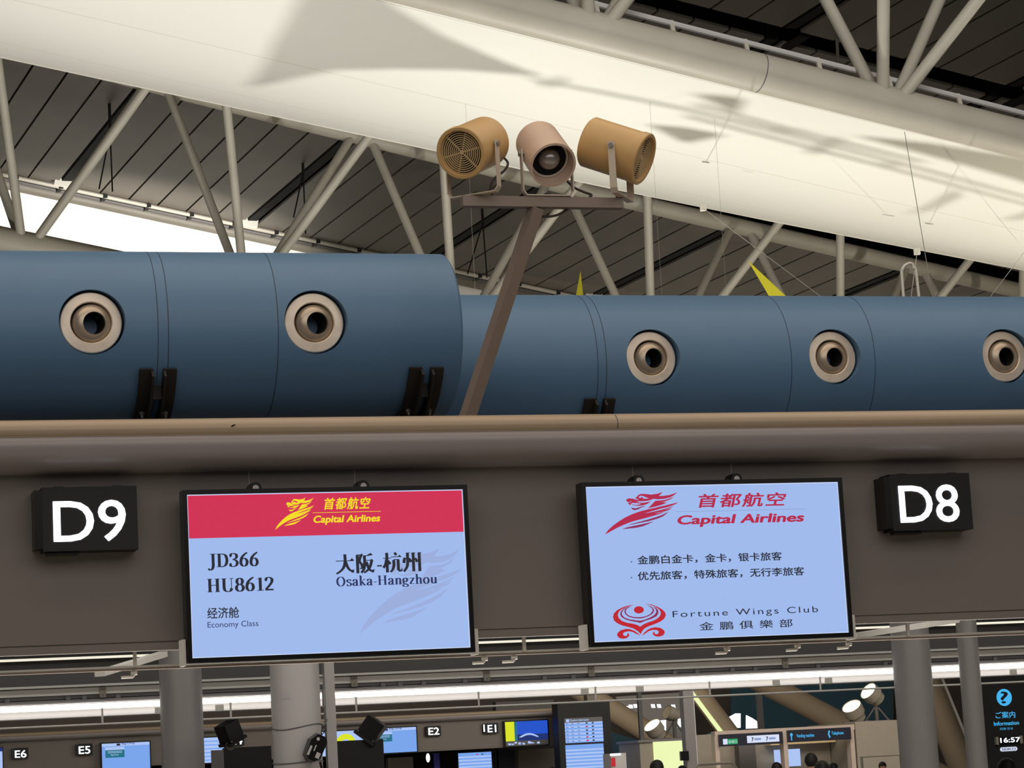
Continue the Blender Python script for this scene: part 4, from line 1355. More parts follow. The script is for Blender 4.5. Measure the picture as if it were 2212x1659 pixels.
K1 = 0.40
SAILS = [
    ('kinetic_mobile', 'hanging mobile with one big yellow sail behind the left blue duct', [
        [(530, 190), (620, 172), (730, 152), (860, 150), (1000, 152), (1175, 166), (1080, 130), (960, 78), (860, 20), (800, -30), (690, -75), (640, 10), (590, 95)],
    ], [[(1150, 172), (1300, 200), (1500, 240)], [(1172, 188), (1222, 168)]]),
    ('kinetic_mobile', 'hanging mobile with small yellow sails and long rods behind the right blue duct', [
        [(1492, 202), (1580, 208), (1608, 216), (1592, 246)],
        [(1395, 268), (1480, 275), (1568, 292), (1480, 310)],
        [(1840, 292), (2000, 308), (2230, 345), (2230, 400), (2100, 362), (1980, 330)],
        [(1952, 466), (2010, 438), (2066, 404), (2070, 424), (2020, 448)],
        [(2150, 478), (2230, 452), (2230, 470)],
    ], [[(1480, 236), (1700, 290), (2000, 368), (2230, 430)], [(1480, 250), (1700, 306), (2000, 384), (2230, 446)], [(1500, 225), (1690, 276), (1990, 350)], [(1745, 332), (1815, 298)], [(1676, 288), (1690, 280)], [(1905, 362), (1925, 352)]]),
]
for si, (nm, lab, sails, rods) in enumerate(SAILS):
    org = toward(*sails[0][0], K1)
    root = thing(nm, lab, 'mobile', org, 0.0, 'yellow-sailed mobiles over the ducts')
    for s_ in sails:
        m = MB()
        sail(m, [toward(x, y, K1) for x, y in s_], org)
        m.build('sail', root, smooth=False)
    for r_ in rods:
        MB().tube([Vector(toward(x, y, K1 - 0.012) - org) for x, y in r_], 0.022, M_wire, 8).build('rod', root)
    # fine hanging wires up to the roof
    ends = [max([toward(x, y, K1) for x, y in s_], key=lambda q: q[2]) for s_ in sails[:3:2]]
    for p in ends:
        a = float(p @ RT_)
        MB().tube([Vector(p - org), Vector((p[0] - org[0], p[1] - org[1], (zmem(a, float(p @ RN)) if 24.2 < float(p @ RN) < 33 else zr(a, HC)) - org[2]))], 0.0015, M_wire, 6).build('wire', root)

# sail tips that show above the ducts
for lab, tri_, v in (('narrow yellow sail tip rising above the right blue duct near the leaning post', [(1254, 585), (1240, 660), (1262, 660)], 16.9),
                     ('larger yellow sail leaning right above the right blue duct', [(1615, 562), (1678, 668), (1728, 668)], 17.0)):
    pts = [wi(cu(x, y, v + dv), v + dv, onv(x, y, v + dv)[1]) for (x, y), dv in zip(tri_, (0.2, -0.05, -0.15))]
    org = pts[1]
    root = thing('yellow_sail', lab, 'sail', org, 0.0, 'yellow sail tips above the right duct')
    m = MB()
    sail(m, pts, org)
    m.build('sail', root, smooth=False)
    m = MB()
    m.tube([Vector((pts[1] + pts[2]) / 2 - org), Vector((((pts[1] + pts[2]) / 2 - org)[0], ((pts[1] + pts[2]) / 2 - org)[1], CT - org[2]))], 0.006, M_wire, 6)
    m.build('rod', root)

for (px, py, dv), lab in zip(((1252, 640, 0.0), (1680, 640, 0.0)), ('added uplight hidden on the canopy deck, brightening the narrow yellow sail tip', 'added uplight hidden on the canopy deck, brightening the larger yellow sail')):
    u_ = cu(px, py, 14.6)  # unseen fixtures added to brighten the yellow sail tips
    floodlight(lab, u_, 14.6, 3.42, wi(cu(px, 605, 17.0), 17.0, onv(px, 615, 17.0)[1]), 170, CT, 0.05, 'added uplights on the canopy deck', cone=60)
# fine wires in front of the fabric
for i, (pa, va, pb_, vb_, lab) in enumerate([
        ((1519, 450), 29.0, (1772, 640), 19.0, 'fine wire slanting from the fabric edge down to the right duct'),
        ((1954, 285), 24.0, (2014, 640), 19.0, 'fine wire hanging almost upright before the fabric at right'),
        ((2212, 545), 30.0, (2140, 640), 20.0, 'fine wire slanting down at the far right above the duct'),
        ((1981, 545), 30.0, (1968, 640), 22.0, 'short fine wire dropping from a white fitting behind the bent white tube')]):
    p = wi(cu(*pa, va), va, onv(*pa, va)[1])
    q = wi(cu(*pb_, vb_), vb_, onv(*pb_, vb_)[1])
    m = MB()
    m.tube([(0, 0, 0), Vector(q - p)], 0.0035, M_wire, 6)
    if i in (0, 3):
        m.box(-0.04, 0.04, -0.04, 0.04, -0.03, 0.05, M_white)
    tag(m.build('wire', loc=p), lab, 'wire', 'fine wires over the ducts')

# bent white tube standing behind the right duct
vb = 14.4
o = wi(cu(1963, 632, vb), vb, CT)
pts = []
for x, y in ((1951, 632), (1948, 590), (1949, 583), (1954, 574), (1964, 569), (1970, 570), (1974, 580), (1984, 632)):
    pts.append(Vector(wi(cu(x, y, vb), vb, onv(x, y, vb)[1]) - o))
pts = [Vector((pts[0].x, pts[0].y, 0))] + pts + [Vector((pts[-1].x + 0.02, pts[-1].y, 0))]
tag(MB().tube([Vector(p) for p in catmull([np.array(q) for q in pts], 4)], 0.0095, M_white, 10).build('bent_tube', loc=o), 'bent white tube standing up behind the right blue duct', 'tube')

# ------------------------------------------------------------------ the next row of counters
VE = 63.6
ue0, ue1 = cu(-160, 1600, VE), cu(1306, 1540, VE - 0.2)
canopy('counter_canopy', 'distant grey canopy of the next counter row with signs E1 to E6', VE, ue0, ue1, 6.0, [], rear=False)
uq = onv(1279, 1530, VE)[0]
o = MB().box(-0.12, 0.12, 0, 0.3, 0, 0.43, M_booth).build('canopy_bracket', loc=wi(uq, VE, 3.19), rotz=TI, smooth=False)
tag(o, 'small beige bracket on the right end of the distant canopy', 'bracket')
o = MB().box(0, 1.6, 0, 0.3, 0, 0.23, M_dgrey).build('service_box', loc=wi(uq - 2.6, VE + .2, 3.19), rotz=TI, smooth=False)
tag(o, 'low dark service box on top of the distant canopy left of the beige bracket', 'box')

VEs = VE - 0.16
for body, fx0, fx1, fy0, fy1, lx0, lx1, ly0, ly1, lab in (
        ('E6', 29, 61, 1615.5, 1639, 32.5, 57, 1620, 1636.3, 'small distant black sign with glowing E6 at the far left'),
        ('E5', 168, 199.5, 1606.5, 1631, 170.5, 195, 1611, 1628, 'small distant black sign with glowing E5 left of a blue screen'),
        ('E4', 496, 527, 1588, 1610.5, 499, 523.5, 1592.5, 1608, 'small distant black sign with glowing E4, half hidden by the black cube'),
        ('E2', 923, 952, 1568, 1590, 926, 949, 1571, 1587, 'small distant black sign with glowing E2 right of a blue screen'),
        ('E1', 1047, 1076, 1562, 1584, 1054, 1072, 1565, 1581.5, 'small distant black sign with glowing E1, a bright bar on its left')):
    s = sign('counter_sign', lab, body, VE - 0.11, fx0, fy0, fx1, fy1, 0.05, lx0, lx1, ly0, ly1, 'counter signs of the distant canopy', shelf=False)
    if body == 'E1':
        m = MB()
        m.box(-0.04, -0.008, -0.004, 0, 0.05, 0.235, M_glow)  # reflection on the box edge put in as a glowing bar
        m.build('lit_edge', s, smooth=False)


def far_screen(lab, x0, x1, y0l, y1l, v=VEs, name='distant_screen'):
    S = Screen(name, lab, (x0, y0l), (x1, y0l), (x0, y1l), v, 'screens of the distant canopy', bz=0.03, dpt=0.1 if v > VE else 0.16)
    return S


def rect(S, fx0, fx1, fz0, fz1, m, y):
    w, h = S.w - 2 * S.b, S.h - 2 * S.b
    S.mb.plate([(S.b + w * fx0, S.b + h * fz0), (S.b + w * fx1, S.b + h * fz0), (S.b + w * fx1, S.b + h * fz1), (S.b + w * fx0, S.b + h * fz1)], y, m)


def bagdrop(lab, x0, x1, y0, y1):
    S = far_screen(lab, x0, x1, y0, y1)
    S.fill(M_ecs)
    rect(S, 0, 1, 0.89, 1, M_ecs2, 0.002)
    rect(S, 0.07, 0.47, 0.75, 0.86, M_ecs2, 0.002)
    rect(S, 0.07, 0.47, 0.46, 0.75, M_eteal, 0.002)
    rect(S, 0.12, 0.42, 0.635, 0.655, M_ecs2, 0.001)
    rect(S, 0.12, 0.42, 0.685, 0.705, M_ecs2, 0.001)
    rect(S, 0.31, 0.385, 0.905, 0.985, M_ink, 0.001)
    w, h = S.w, S.h
    put_text(S.mb, 'Bag Drop', w * .42, w * .68, h * .905, h * .07, 0.001, M_enavy, bold=0.01)
    put_text(S.mb, 'Bag Drop', w * .2, w * .35, h * .54, h * .045, 0.0005, M_ecs2, bold=0.02)
    S.mb.build('display', S.root, smooth=False)
    return S


bagdrop('distant blue bag drop screen right of the E5 sign', 217, 325.5, 1604.5, 1667)
bagdrop('distant blue bag drop screen left of the E2 sign, behind a black cube', 797, 901, 1572.5, 1631)
S = far_screen('distant pale screen cut off by the left edge of the picture', -96, 7.5, 1617.5, 1678)
S.fill(M_ecs2)
for k in range(5):
    rect(S, 0.1, 0.95, 0.15 + k * .16, 0.2 + k * .16, M_ecs, 0.002)
rect(S, 0.0, 1, 0.86, 1, M_enavy, 0.002)
S.mb.build('display', S.root, smooth=False)
S = far_screen('distant pale striped screen just right of the left grey column', 388, 487, 1594, 1653.5)
S.fill(M_ecs2)
for k in range(6):
    rect(S, 0.05, 0.95, 0.08 + k * .15, 0.13 + k * .15, M_ecs, 0.002)
S.mb.build('display', S.root, smooth=False)
S = far_screen('distant pale screen with a lime ring, beside the square post', 690, 790, 1579, 1637)
S.fill(M_ecs2)
w, h = S.w, S.h
ring = [(w * .56 + .27 * math.cos(t), h * .45 + .27 * math.sin(t)) for t in np.linspace(0.3, 3.3, 20)] + [(w * .56 + .13 * math.cos(t), h * .45 + .13 * math.sin(t)) for t in np.linspace(3.3, 0.3, 20)]
S.mb.plate(ring, 0.002, M_elime)
S.mb.build('display', S.root, smooth=False)
S = far_screen('distant deep blue screen with a lime stripe right of the E1 sign', 1088, 1184.5, 1557.5, 1615)
S.fill(M_eblue)
rect(S, 0, 0.215, 0.2, 1, M_elime, 0.002)
rect(S, 0.215, 0.28, 0.2, 1, M_eteal, 0.002)
rect(S, 0.28, 1, 0.2, 0.46, M_enavy, 0.002)
rect(S, 0, 1, 0, 0.2, M_mgrey, 0.002)
w, h = S.w, S.h
S.mb.plate([(w * .32, h * .36)] + [(w * (.32 + .45 * t), h * (.36 + .14 * math.sin(math.pi * t))) for t in np.linspace(0.05, 0.95, 12)] + [(w * .77, h * .34), (w * .74, h * .34)] + [(w * (.74 - .38 * t), h * (.33 + .1 * math.sin(math.pi * t))) for t in np.linspace(0.05, 0.95, 10)], 0.001, M_ecs2)
for k in range(16):
    x = random.random() * .9
    rect(S, x, x + .06, 0.03 + .1 * random.random(), 0.07 + .1 * random.random(), M_ecs2, 0.001)
S.mb.build('display', S.root, smooth=False)
S = far_screen('distant low timetable screen below the E1 sign', 987, 1063.5, 1625, 1672, VE + 1.0)
S.fill(M_ecs)
for k in range(5):
    rect(S, 0, 1, 0.06 + k * .17, 0.14 + k * .17, M_ecs2, 0.002)
rect(S, 0.55, 0.6, 0.87, 0.92, M_cred, 0.001)
rect(S, 0.7, 0.76, 0.87, 0.92, M_ink, 0.001)
S.mb.build('display', S.root, smooth=False)

# tall double timetable stand
vt = 62.4
ua, zt = onv(1204, 1519, vt)
ub, _ = onv(1317, 1519, vt)
root = thing('timetable_stand', 'tall black stand with two stacked blue timetable screens at the canopy end', 'timetable stand', wi(ua, vt, 0), TI)
m = MB(); m.box(0, ub - ua, 0.01, 0.5, 0, zt, M_satin); m.build('cabinet', root, smooth=False)
for q, (x0, x1, y0, y1) in enumerate(((1219, 1301, 1552, 1606), (1221, 1303.5, 1610, 1664))):
    xa, za = onv(x0, y0, vt)
    xb, zb = onv(x1, y0, vt)[0], onv(x0, y1, vt)[1]
    m = MB()
    xa, xb = xa - ua, xb - ua
    m.plate([(xa, zb), (xb, zb), (xb, za), (xa, za)], 0.0, M_ecs)
    H, Wd = za - zb, xb - xa
    for k in range(6):
        z = zb + H * (0.05 + k * 0.14)
        m.plate([(xa, z), (xb, z), (xb, z + H * .07), (xa, z + H * .07)], -0.003, M_ecs2)
        if q == 0:
            for f, c in ((.55, M_cred if k in (0, 1, 4) else M_ink), (.71, M_ink)):
                m.plate([(xa + Wd * f, z), (xa + Wd * (f + .055), z), (xa + Wd * (f + .055), z + H * .05), (xa + Wd * f, z + H * .05)], -0.006, c)
            for f in (.03, .17, .33):
                m.plate([(xa + Wd * f, z + H * .015), (xa + Wd * (f + .06), z + H * .015), (xa + Wd * (f + .06), z + H * .035), (xa + Wd * f, z + H * .035)], -0.006, M_enavy)
    if q == 0:
        m.plate([(xa, za - H * .19), (xb, za - H * .19), (xb, za), (xa, za)], -0.003, M_mgrey)
        m.plate([(xa + Wd * .04, za - H * .16), (xa + Wd * .12, za - H * .16), (xa + Wd * .12, za - H * .04), (xa + Wd * .04, za - H * .04)], -0.006, M_ecs2)
        put_text(m, 'Check-in Information', xa + Wd * .14, xa + Wd * .64, za - H * .13, H * .08, -0.006, M_ecs2, bold=0.02)
    m.build('display', root, smooth=False)


def px_box(name, label, cat, v, x0, x1, y0, y1, d, m_, zfloor=True, grp=None, dz=0.0):
    ua, za = onv(x0, (y0), v)
    ub, _ = onv(x1, y0, v)
    zt = onv((x0 + x1) / 2, y0, v)[1]
    zb = 0.0 if zfloor else onv((x0 + x1) / 2, y1, v)[1]
    o = MB().box(0, ub - ua, 0, d, 0, zt - zb, m_).build(name, loc=wi(ua, v, zb), rotz=TI, smooth=False)
    return tag(o, label, cat, grp)


# things under the distant canopy
px_box('counter_partition', 'dark brown partition below the distant canopy, left of the black stand', 'partition', VE + 2.0, 1118, 1206, 1618, 0, 0.3, M_booth)
px_box('counter_partition', 'dark panel below the distant canopy, right of the low timetable', 'partition', VE + 1.6, 1076, 1112, 1620, 0, 0.2, M_signb)
px_box('counter_partition', 'grey brown panel below the distant canopy, left of the oval lamp', 'partition', VE + 2.4, 838, 892, 1636, 0, 0.3, M_booth)
px_box('counter_partition', 'dark wall of panels running behind the distant counters', 'partition', VE + 6.4, -160, 1206, 1612, 0, 0.2, M_dbeam)
o = px_box('banner', 'narrow violet banner standing below the distant E2 sign', 'banner', VE + 1.2, 937, 949, 1627, 0, 0.05, mat('violet_banner', (60, 54, 150), 0.6))
uo, zo = onv(924.5, 1637, VE + 1.0)
T = Matrix.Rotation(R(90), 4, 'X')
o = MB().lathe([(0, 0.03), (0.045, 0.028), (0.055, 0.0), (0.045, -0.03), (0, -0.03)], M_win, 24, Matrix.Scale(2.2, 4, (0, 0, 1)) @ T).tube([(0, 0, 0.1), (0, 0, 3.08 - zo)], 0.01, M_dgrey, 6).build('oval_lamp', loc=wi(uo, VE + 1.0, zo), rotz=TI)
tag(o, 'small white oval light below the distant canopy left of the violet banner', 'lamp')

# ------------------------------------------------------------------ booth with the lit yellow panel and its floodlights
vk = 60.0
ua, zt = onv(1381, 1599, vk)
ub, _ = onv(1482, 1599, vk)
root = thing('service_booth', 'beige booth with a large glowing yellow panel, floodlights standing on top', 'booth', wi(ua, vk, 0), TI)
m = MB(); m.box(0, ub - ua, 0, 1.6, 0, zt - 0.06, M_booth); m.build('body', root, smooth=False)
m = MB(); m.box(-0.05, ub - ua + .05, -0.06, 1.66, zt - 0.06, zt, M_mgrey); m.build('roof_slab', root, smooth=False)
xa, za = onv(1410, 1601, vk)
xb = onv(1479, 1601, vk)[0]
m = MB(); m.box(xa - ua, xb - ua, -0.03, 0, 0.9, za, M_lyel); m.build('lit_panel', root, smooth=False)
KT = zt

far_fl = []


def far_flood(label, cx, cy, v, d, r, base_z, lit=True):
    """barrel floodlight, d = aim (right, up, towards the viewer)"""
    u, z = onv(cx, cy, v)
    c = wi(u, v, z)
    dv = np.array(d[0] * rt + d[1] * up - d[2] * fw)
    dv /= np.linalg.norm(dv)
    root = thing('floodlight', label, 'floodlight', wi(u, v, base_z), 0.0, 'barrel floodlights on the distant booths')
    b0 = wi(u, v, base_z)
    T = Matrix.Translation(Vector(c - b0)) @ Vector(dv).to_track_quat('Z', 'Y').to_matrix().to_4x4()
    MB().lathe([(0, -r * 1.7), (r * .8, -r * 1.65), (r * .86, -r * 1.0), (r, -r * 0.95), (r, 0), (r * .94, 0), (r * .9, -0.03)], M_booth, 32, T).build('housing', root)
    MB().lathe([(0, -0.02), (r * .93, -0.02)], M_lens if lit else M_lensoff, 32, T).build('lens', root)
    m = MB()
    p = Vector(c - dv * r * 1.2 - b0)
    m.tube([p + Vector((0, 0, -r * .8)), Vector((p.x, p.y, 0.02))], 0.05, M_dgrey, 10)
    for sg in (-1, 1):
        m.tube([p + Vector((0, 0, -r * .8)), Vector((p.x + .3 * sg, p.y, 0.02))], 0.025, M_dgrey, 8)
    m.box(p.x - .35, p.x + .35, p.y - .15, p.y + .15, 0, 0.03, M_dgrey)
    m.build('stand', root, smooth=False)


far_flood('lit barrel floodlight on the booth with the yellow panel', 1408, 1566, vk + .8, (-0.5, 0.75, 0.30), 0.24, KT, True)
far_flood('unlit barrel floodlight tilted on the booth with the yellow panel', 1440, 1538, vk + 1.3, (-0.78, 0.36, 0.40), 0.19, KT, False)

# ------------------------------------------------------------------ building with the dark signs
vg = 58.0
ua, zt = onv(1544, 1580, vg)
ub, _ = onv(1845, 1559, vg)
root = thing('service_building', 'low beige building front with two dark overhead signs', 'building front', wi(ua, vg, 0), TI)
Lg = ub - ua
m = MB()
m.box(0, Lg, 0, 0.25, zt - 0.13, zt, M_taup)
for px0, px1 in ((1544, 1553), (1692, 1701), (1837, 1846)):
    a_, b_ = onv(px0, 1600, vg)[0] - ua, onv(px1, 1600, vg)[0] - ua
    m.box(a_, b_, 0, 0.25, 0, zt - 0.13, M_taup)
m.build('frame', root, smooth=False)
m = MB()
m.box(0, Lg, 1.6, 1.8, 0, zt - 0.05, M_booth)
m.box(Lg * .52, Lg, 1.2, 1.6, 1.9, 2.15, M_och2)
m.box(Lg * .3, Lg * .42, 1.3, 1.6, 0, zt - 0.2, M_dgrey)
m.build('back_wall', root, smooth=False)
m = MB()
m.box(Lg * .54, Lg * .72, 1.1, 1.2, 1.35, 1.78, M_ecs2)
m.build('lit_menu', root, smooth=False)
for q, (x0, x1, y0, y1) in enumerate(((1554, 1691, 1587, 1613), (1702, 1838, 1577.5, 1604))):
    xa, za = onv(x0, y0, vg - .1)
    xb, zb = onv(x1, y0, vg - .1)[0], onv(x0, y1, vg - .1)[1]
    s = thing('overhead_sign', ['dark overhead sign with a green exit symbol and a white field', 'dark overhead sign with blue lettering for vending machine and telephone'][q], 'sign', wi(xa, vg - .1, zb), TI, 'dark overhead signs')
    w, h = xb - xa, za - zb
    m = MB(); m.box(0, w, 0.005, 0.1, 0, h, M_signb); m.build('sign_box', s, smooth=False)
    m = MB()
    if q == 0:
        m.plate([(w * .05, h * .16), (w * .28, h * .16), (w * .28, h * .6), (w * .05, h * .6)], 0.003, M_green)
        m.plate([(w * .05, h * .16), (w * .12, h * .16), (w * .12, h * .62), (w * .05, h * .62)], 0.002, M_signw)
        put_text(m, '非常口', w * .135, w * .27, h * .26, h * .22, 0.001, M_signw, cap=0.86)
        m.plate([(w * .43, h * .18), (w * .94, h * .18), (w * .94, h * .78), (w * .43, h * .78)], 0.003, M_signw)
        for f in (.5, .73):
            m.plate([(w * f, h * .3), (w * (f + .012), h * .3), (w * (f + .035), h * .62), (w * (f - .005), h * .66), (w * (f + .015), h * .55)], 0.001, M_ink)
            m.plate([(w * (f + .045), h * .38), (w * (f + .15), h * .38), (w * (f + .15), h * .56), (w * (f + .045), h * .56)], 0.001, M_line)
    else:
        m.plate([(w * .05 + h * .12 * math.cos(t), h * .62 + h * .14 * math.sin(t)) for t in np.linspace(0, 6, 14)], 0.002, M_cyan)
        m.plate([(w * .04, h * .15), (w * .058, h * .15), (w * .058, h * .5), (w * .04, h * .5)], 0.002, M_cyan)
        put_text(m, 'Vending machine', w * .13, w * .41, h * .38, h * .26, 0.002, M_cyan, bold=0.02)
        m.tube([(w * .655, 0.002, h * .8), (w * .64, 0.002, h * .5), (w * .66, 0.002, h * .22)], 0.02, M_cyan, 6)
        put_text(m, 'Telephone', w * .69, w * .88, h * .45, h * .26, 0.002, M_cyan, bold=0.02)
    m.build('lettering', s, smooth=False)
px_box('service_wall', 'plain beige wall block right of the sign for telephone', 'wall block', vg, 1846.5, 1945, 1557, 0, 3.0, M_booth)
KT2 = onv(1900, 1557, vg)[1]
far_flood('lit barrel floodlight, lower of the two behind the thick column', 1839, 1525, vg + 1.0, (-0.42, 0.78, 0.34), 0.26, KT2, True)
far_flood('lit barrel floodlight, upper of the two beside the thick column', 1875, 1492, vg + 1.4, (-0.66, 0.6, 0.34), 0.25, KT2, True)
# rail frame in front of the beige wall
vq = 50.0
ua = onv(1861, 1640, vq)[0]
ub = onv(1946, 1640, vq)[0]
zt = onv(1900, 1633, vq)[1]
m = MB()
m.tube([(0, 0, 0), (0, 0, zt), (ub - ua, 0, zt), (ub - ua, 0, 0)], 0.035, M_booth, 8)
tag(m.build('barrier_rail', loc=wi(ua, vq, 0), rotz=TI), 'grey tube barrier in front of the beige wall beside the thick column', 'barrier')
ua = onv(1500, 1651, vq)[0]
ub = onv(1590, 1649, vq)[0]
zt = onv(1540, 1650, vq)[1]
m = MB()
m.tube([(0, 0, 0), (0, 0, zt - .1), (0.1, 0, zt), (ub - ua - .1, 0, zt), (ub - ua, 0, zt - .1), (ub - ua, 0, 0)], 0.03, M_booth, 8)
tag(m.build('barrier_rail', loc=wi(ua, vq, 0), rotz=TI), 'grey tube barrier at the foot of the low building, left of the people', 'barrier')

# ------------------------------------------------------------------ far columns, slanting struts and windows
u = cu(1487, 1580, 57.0)
root = thing('far_column', 'tall square grey column right of the glowing yellow panel', 'column', wi(u, 57.0, 0), TI)
m = MB(); m.box(-0.13, 0.13, -0.13, 0.13, 0, 6.0, M_mgrey); m.build('shaft', root, smooth=False)
m = MB(); m.box(0.13, 0.16, -0.1, -0.06, 0, 6.0, M_lgrey); m.build('edge_strip', root, smooth=False)
z = onv(1475, 1632, 56.8)[1]
m = MB(); m.box(-0.3, -0.1, -0.2, -0.1, z - .12, z + .1, M_blackpl); m.build('junction_box', root, smooth=False)
for i, (px, v, w, lab) in enumerate(((1384, 66, .055, 'slim far post left of the floodlights on the yellow booth'), (1643, 90, .1, 'slim far post between the bright windows and the teal glass'))):
    u = cu(px, 1560, v)
    tag(MB().box(-w, w, -w, w, 0, 6.5, M_mgrey).build('far_post', loc=wi(u, v, 0), rotz=TI, smooth=False), lab, 'post', 'slim far posts')
for i, (pa, pb_, v, r_, lab) in enumerate((((1262, 1496), (1450, 1612), 82.0, 0.36, 'brown slanting roof strut left of the floodlights'),
                                            ((1484, 1462), (1590, 1604), 80.0, 0.33, 'brown slanting roof strut right of the far square column'),
                                            ((1625, 1462), (1860, 1585), 82.0, 0.40, 'brown slanting roof strut above the dark overhead signs'),
                                            ((1990, 1440), (2080, 1660), 84.0, 0.5, 'dark brown slanting strut between the two right columns'))):
    p = wi(cu(*pa, v), v, onv(*pa, v)[1])
    q = wi(cu(*pb_, v), v, onv(*pb_, v)[1])
    d = q - p
    p2, q2 = p - d * 1.2, p + d * (p[2] / max(0.1, p[2] - q[2]))
    root = thing('slanting_strut', lab, 'strut', q2, 0.0, 'slanting struts of the far hall')
    MB().tube([Vector(p2 - q2), (0, 0, 0)], r_, M_brown, 24).build('strut_tube', root)
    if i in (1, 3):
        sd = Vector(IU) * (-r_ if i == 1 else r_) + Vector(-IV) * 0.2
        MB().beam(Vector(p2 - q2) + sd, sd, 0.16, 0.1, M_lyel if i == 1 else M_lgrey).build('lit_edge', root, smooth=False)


def far_panel(name, label, cat, v, poly, m_, d=0.15, grp=None):
    uv = [onv(x, y, v) for x, y in poly]
    uo, zo = uv[0]
    o = MB().plate([(a - uo, b - zo) for a, b in uv], 0, m_, d).build(name, loc=wi(uo, v, zo), rotz=TI, smooth=False)
    return tag(o, label, cat, grp)


far_panel('glass_wall', 'dark teal glass wall behind the low building', 'glass wall', 96, [(1580, 1470), (1930, 1440), (1930, 1640), (1580, 1640)], M_teal)
far_panel('glass_wall', 'dark teal glass wall between the black stand and the yellow booth', 'glass wall', 95, [(1300, 1575), (1384, 1600), (1384, 1665), (1300, 1665)], M_teal)
far_panel('glass_wall', 'pale aqua glass between the far square column and the low building', 'glass wall', 94, [(1500, 1595), (1560, 1575), (1560, 1655), (1500, 1655)], M_teal2)
far_panel('far_ceiling_panel', 'pale grey panel standing in for the bright far ceiling behind the floodlights on the yellow booth', 'ceiling panel', 97, [(1330, 1505), (1480, 1495), (1480, 1600), (1390, 1600)], M_lgrey)  # flat panel put in for the bright ceiling of the far hall
for i, (poly, lab) in enumerate((([(1577, 1548), (1590, 1541), (1600, 1541), (1600, 1572), (1580, 1573)], 'bright far window, left of the pair above the low building'),
                                 ([(1613, 1545), (1625, 1551), (1640, 1561), (1640, 1573), (1613, 1574)], 'bright far window, right of the pair above the low building'),
                                 ([(1428, 1556), (1439, 1555), (1439, 1580), (1432, 1576)], 'bright far window between the two barrel floodlights'),
                                 ([(1466, 1553), (1477, 1550), (1478, 1570), (1465, 1571)], 'bright far window left of the far square column'))):
    far_panel('far_window', lab, 'window', 92, poly, M_win, 0.1, 'bright windows of the far hall')
for i, (x, y) in enumerate(((1357, 1529), (1363, 1526), (1373, 1525), (1411, 1525), (1424, 1525), (1455, 1526))):
    far_panel('far_lamp', ['first', 'second', 'third', 'fourth', 'fifth', 'last'][i] + ' from the left of the small bright lamps in a row above the yellow booth', 'lamp', 93, [(x - 4, y - 4), (x + 3, y - 4), (x + 5, y + 4), (x - 2, y + 4)], M_win, 0.08, 'row of small far lamps')
px_box('service_counter', 'white kiosk with a red notice left of the yellow booth', 'kiosk', 59.0, 1319, 1352, 1627, 0, 0.6, M_lgrey)
far_panel('kiosk_light', 'bright bar light on top of the white kiosk', 'lamp', 58.94, [(1319, 1628), (1341, 1627), (1341, 1632), (1319, 1633)], M_win, 0.05)
far_panel('kiosk_notice', 'small red and white notice on the white kiosk', 'notice', 58.96, [(1321, 1637), (1329, 1636.5), (1330, 1655), (1322, 1655)], M_cred, 0.03)

# ------------------------------------------------------------------ information totem with clock
vi = 25.0
ua, zt = onv(2122, 1452, vi)
ub, _ = onv(2250, 1452, vi)
root = thing('information_totem', 'tall black information totem with blue question mark and digital clock', 'totem', wi(ua, vi, 0), TI)
m = MB(); m.box(0, ub - ua, 0.01, 0.3, 0, zt, M_satin); m.build('cabinet', root, smooth=False)
X = lambda px, py: (onv(px, py, vi)[0] - ua, onv(px, py, vi)[1])
cxq, czq = X(2169.8, 1506.5)
rq = 0.093
m = MB()
m.plate([(cxq + rq * math.cos(t), czq + rq * math.sin(t)) for t in np.linspace(0, 2 * math.pi, 49)[:-1]], 0.006, M_cyan)
put_text(m, '?', cxq - .042, cxq + .042, czq - .062, .125, 0.003, M_signb, bold=0.012)
m.build('question_symbol', root, smooth=False)
m = MB()
x0, z0 = X(2151.7, 1551)
put_text(m, 'ご案内', x0, X(2194, 1551)[0], z0, .066, 0.006, M_cyan, bold=0.01, cap=0.86)
x0, z0 = X(2148, 1567.7)
put_text(m, 'Information', x0, X(2202, 1567)[0], z0, .042, 0.006, M_cyan, bold=0.02)
x0, z0 = X(2161, 1577)
put_text(m, '问询 안내', x0, X(2188, 1577)[0], z0, .026, 0.006, M_cyan, cap=0.86)
m.build('lettering', root, smooth=False)
x0, z0 = X(2150, 1609)
x1, z1 = X(2206, 1591)[0], X(2150, 1592)[1]
m = MB()
m.box(x0, x0 + .03, -0.03, 0.01, z0, z1, M_booth)
m.box(x1 - .03, x1, -0.03, 0.01, z0, z1, M_booth)
m.box(x0 + .03, x1 - .03, -0.02, 0.01, z0 + .008, z1 - .008, M_blackpl)
put_text(m, '16:57', x0 + .055, x1 - .03, z0 + .02, .05, -0.023, M_glow, bold=0.015)
m.build('clock', root, smooth=False)
x0, z0 = X(2161, 1623.5)
x1 = X(2198.5, 1623)[0]
m = MB()
hh = .022
m.plate([(x0 + hh + hh * math.cos(t), z0 + hh + hh * math.sin(t)) for t in np.linspace(math.pi / 2, 3 * math.pi / 2, 9)] + [(x1 - hh + hh * math.cos(t), z0 + hh + hh * math.sin(t)) for t in np.linspace(-math.pi / 2, math.pi / 2, 9)], 0.004, M_signw)
put_text(m, 'SEIKO', x0 + .02, x1 - .02, z0 + .01, .024, 0.002, M_ink, bold=0.02)
m.build('maker_plate', root, smooth=False)


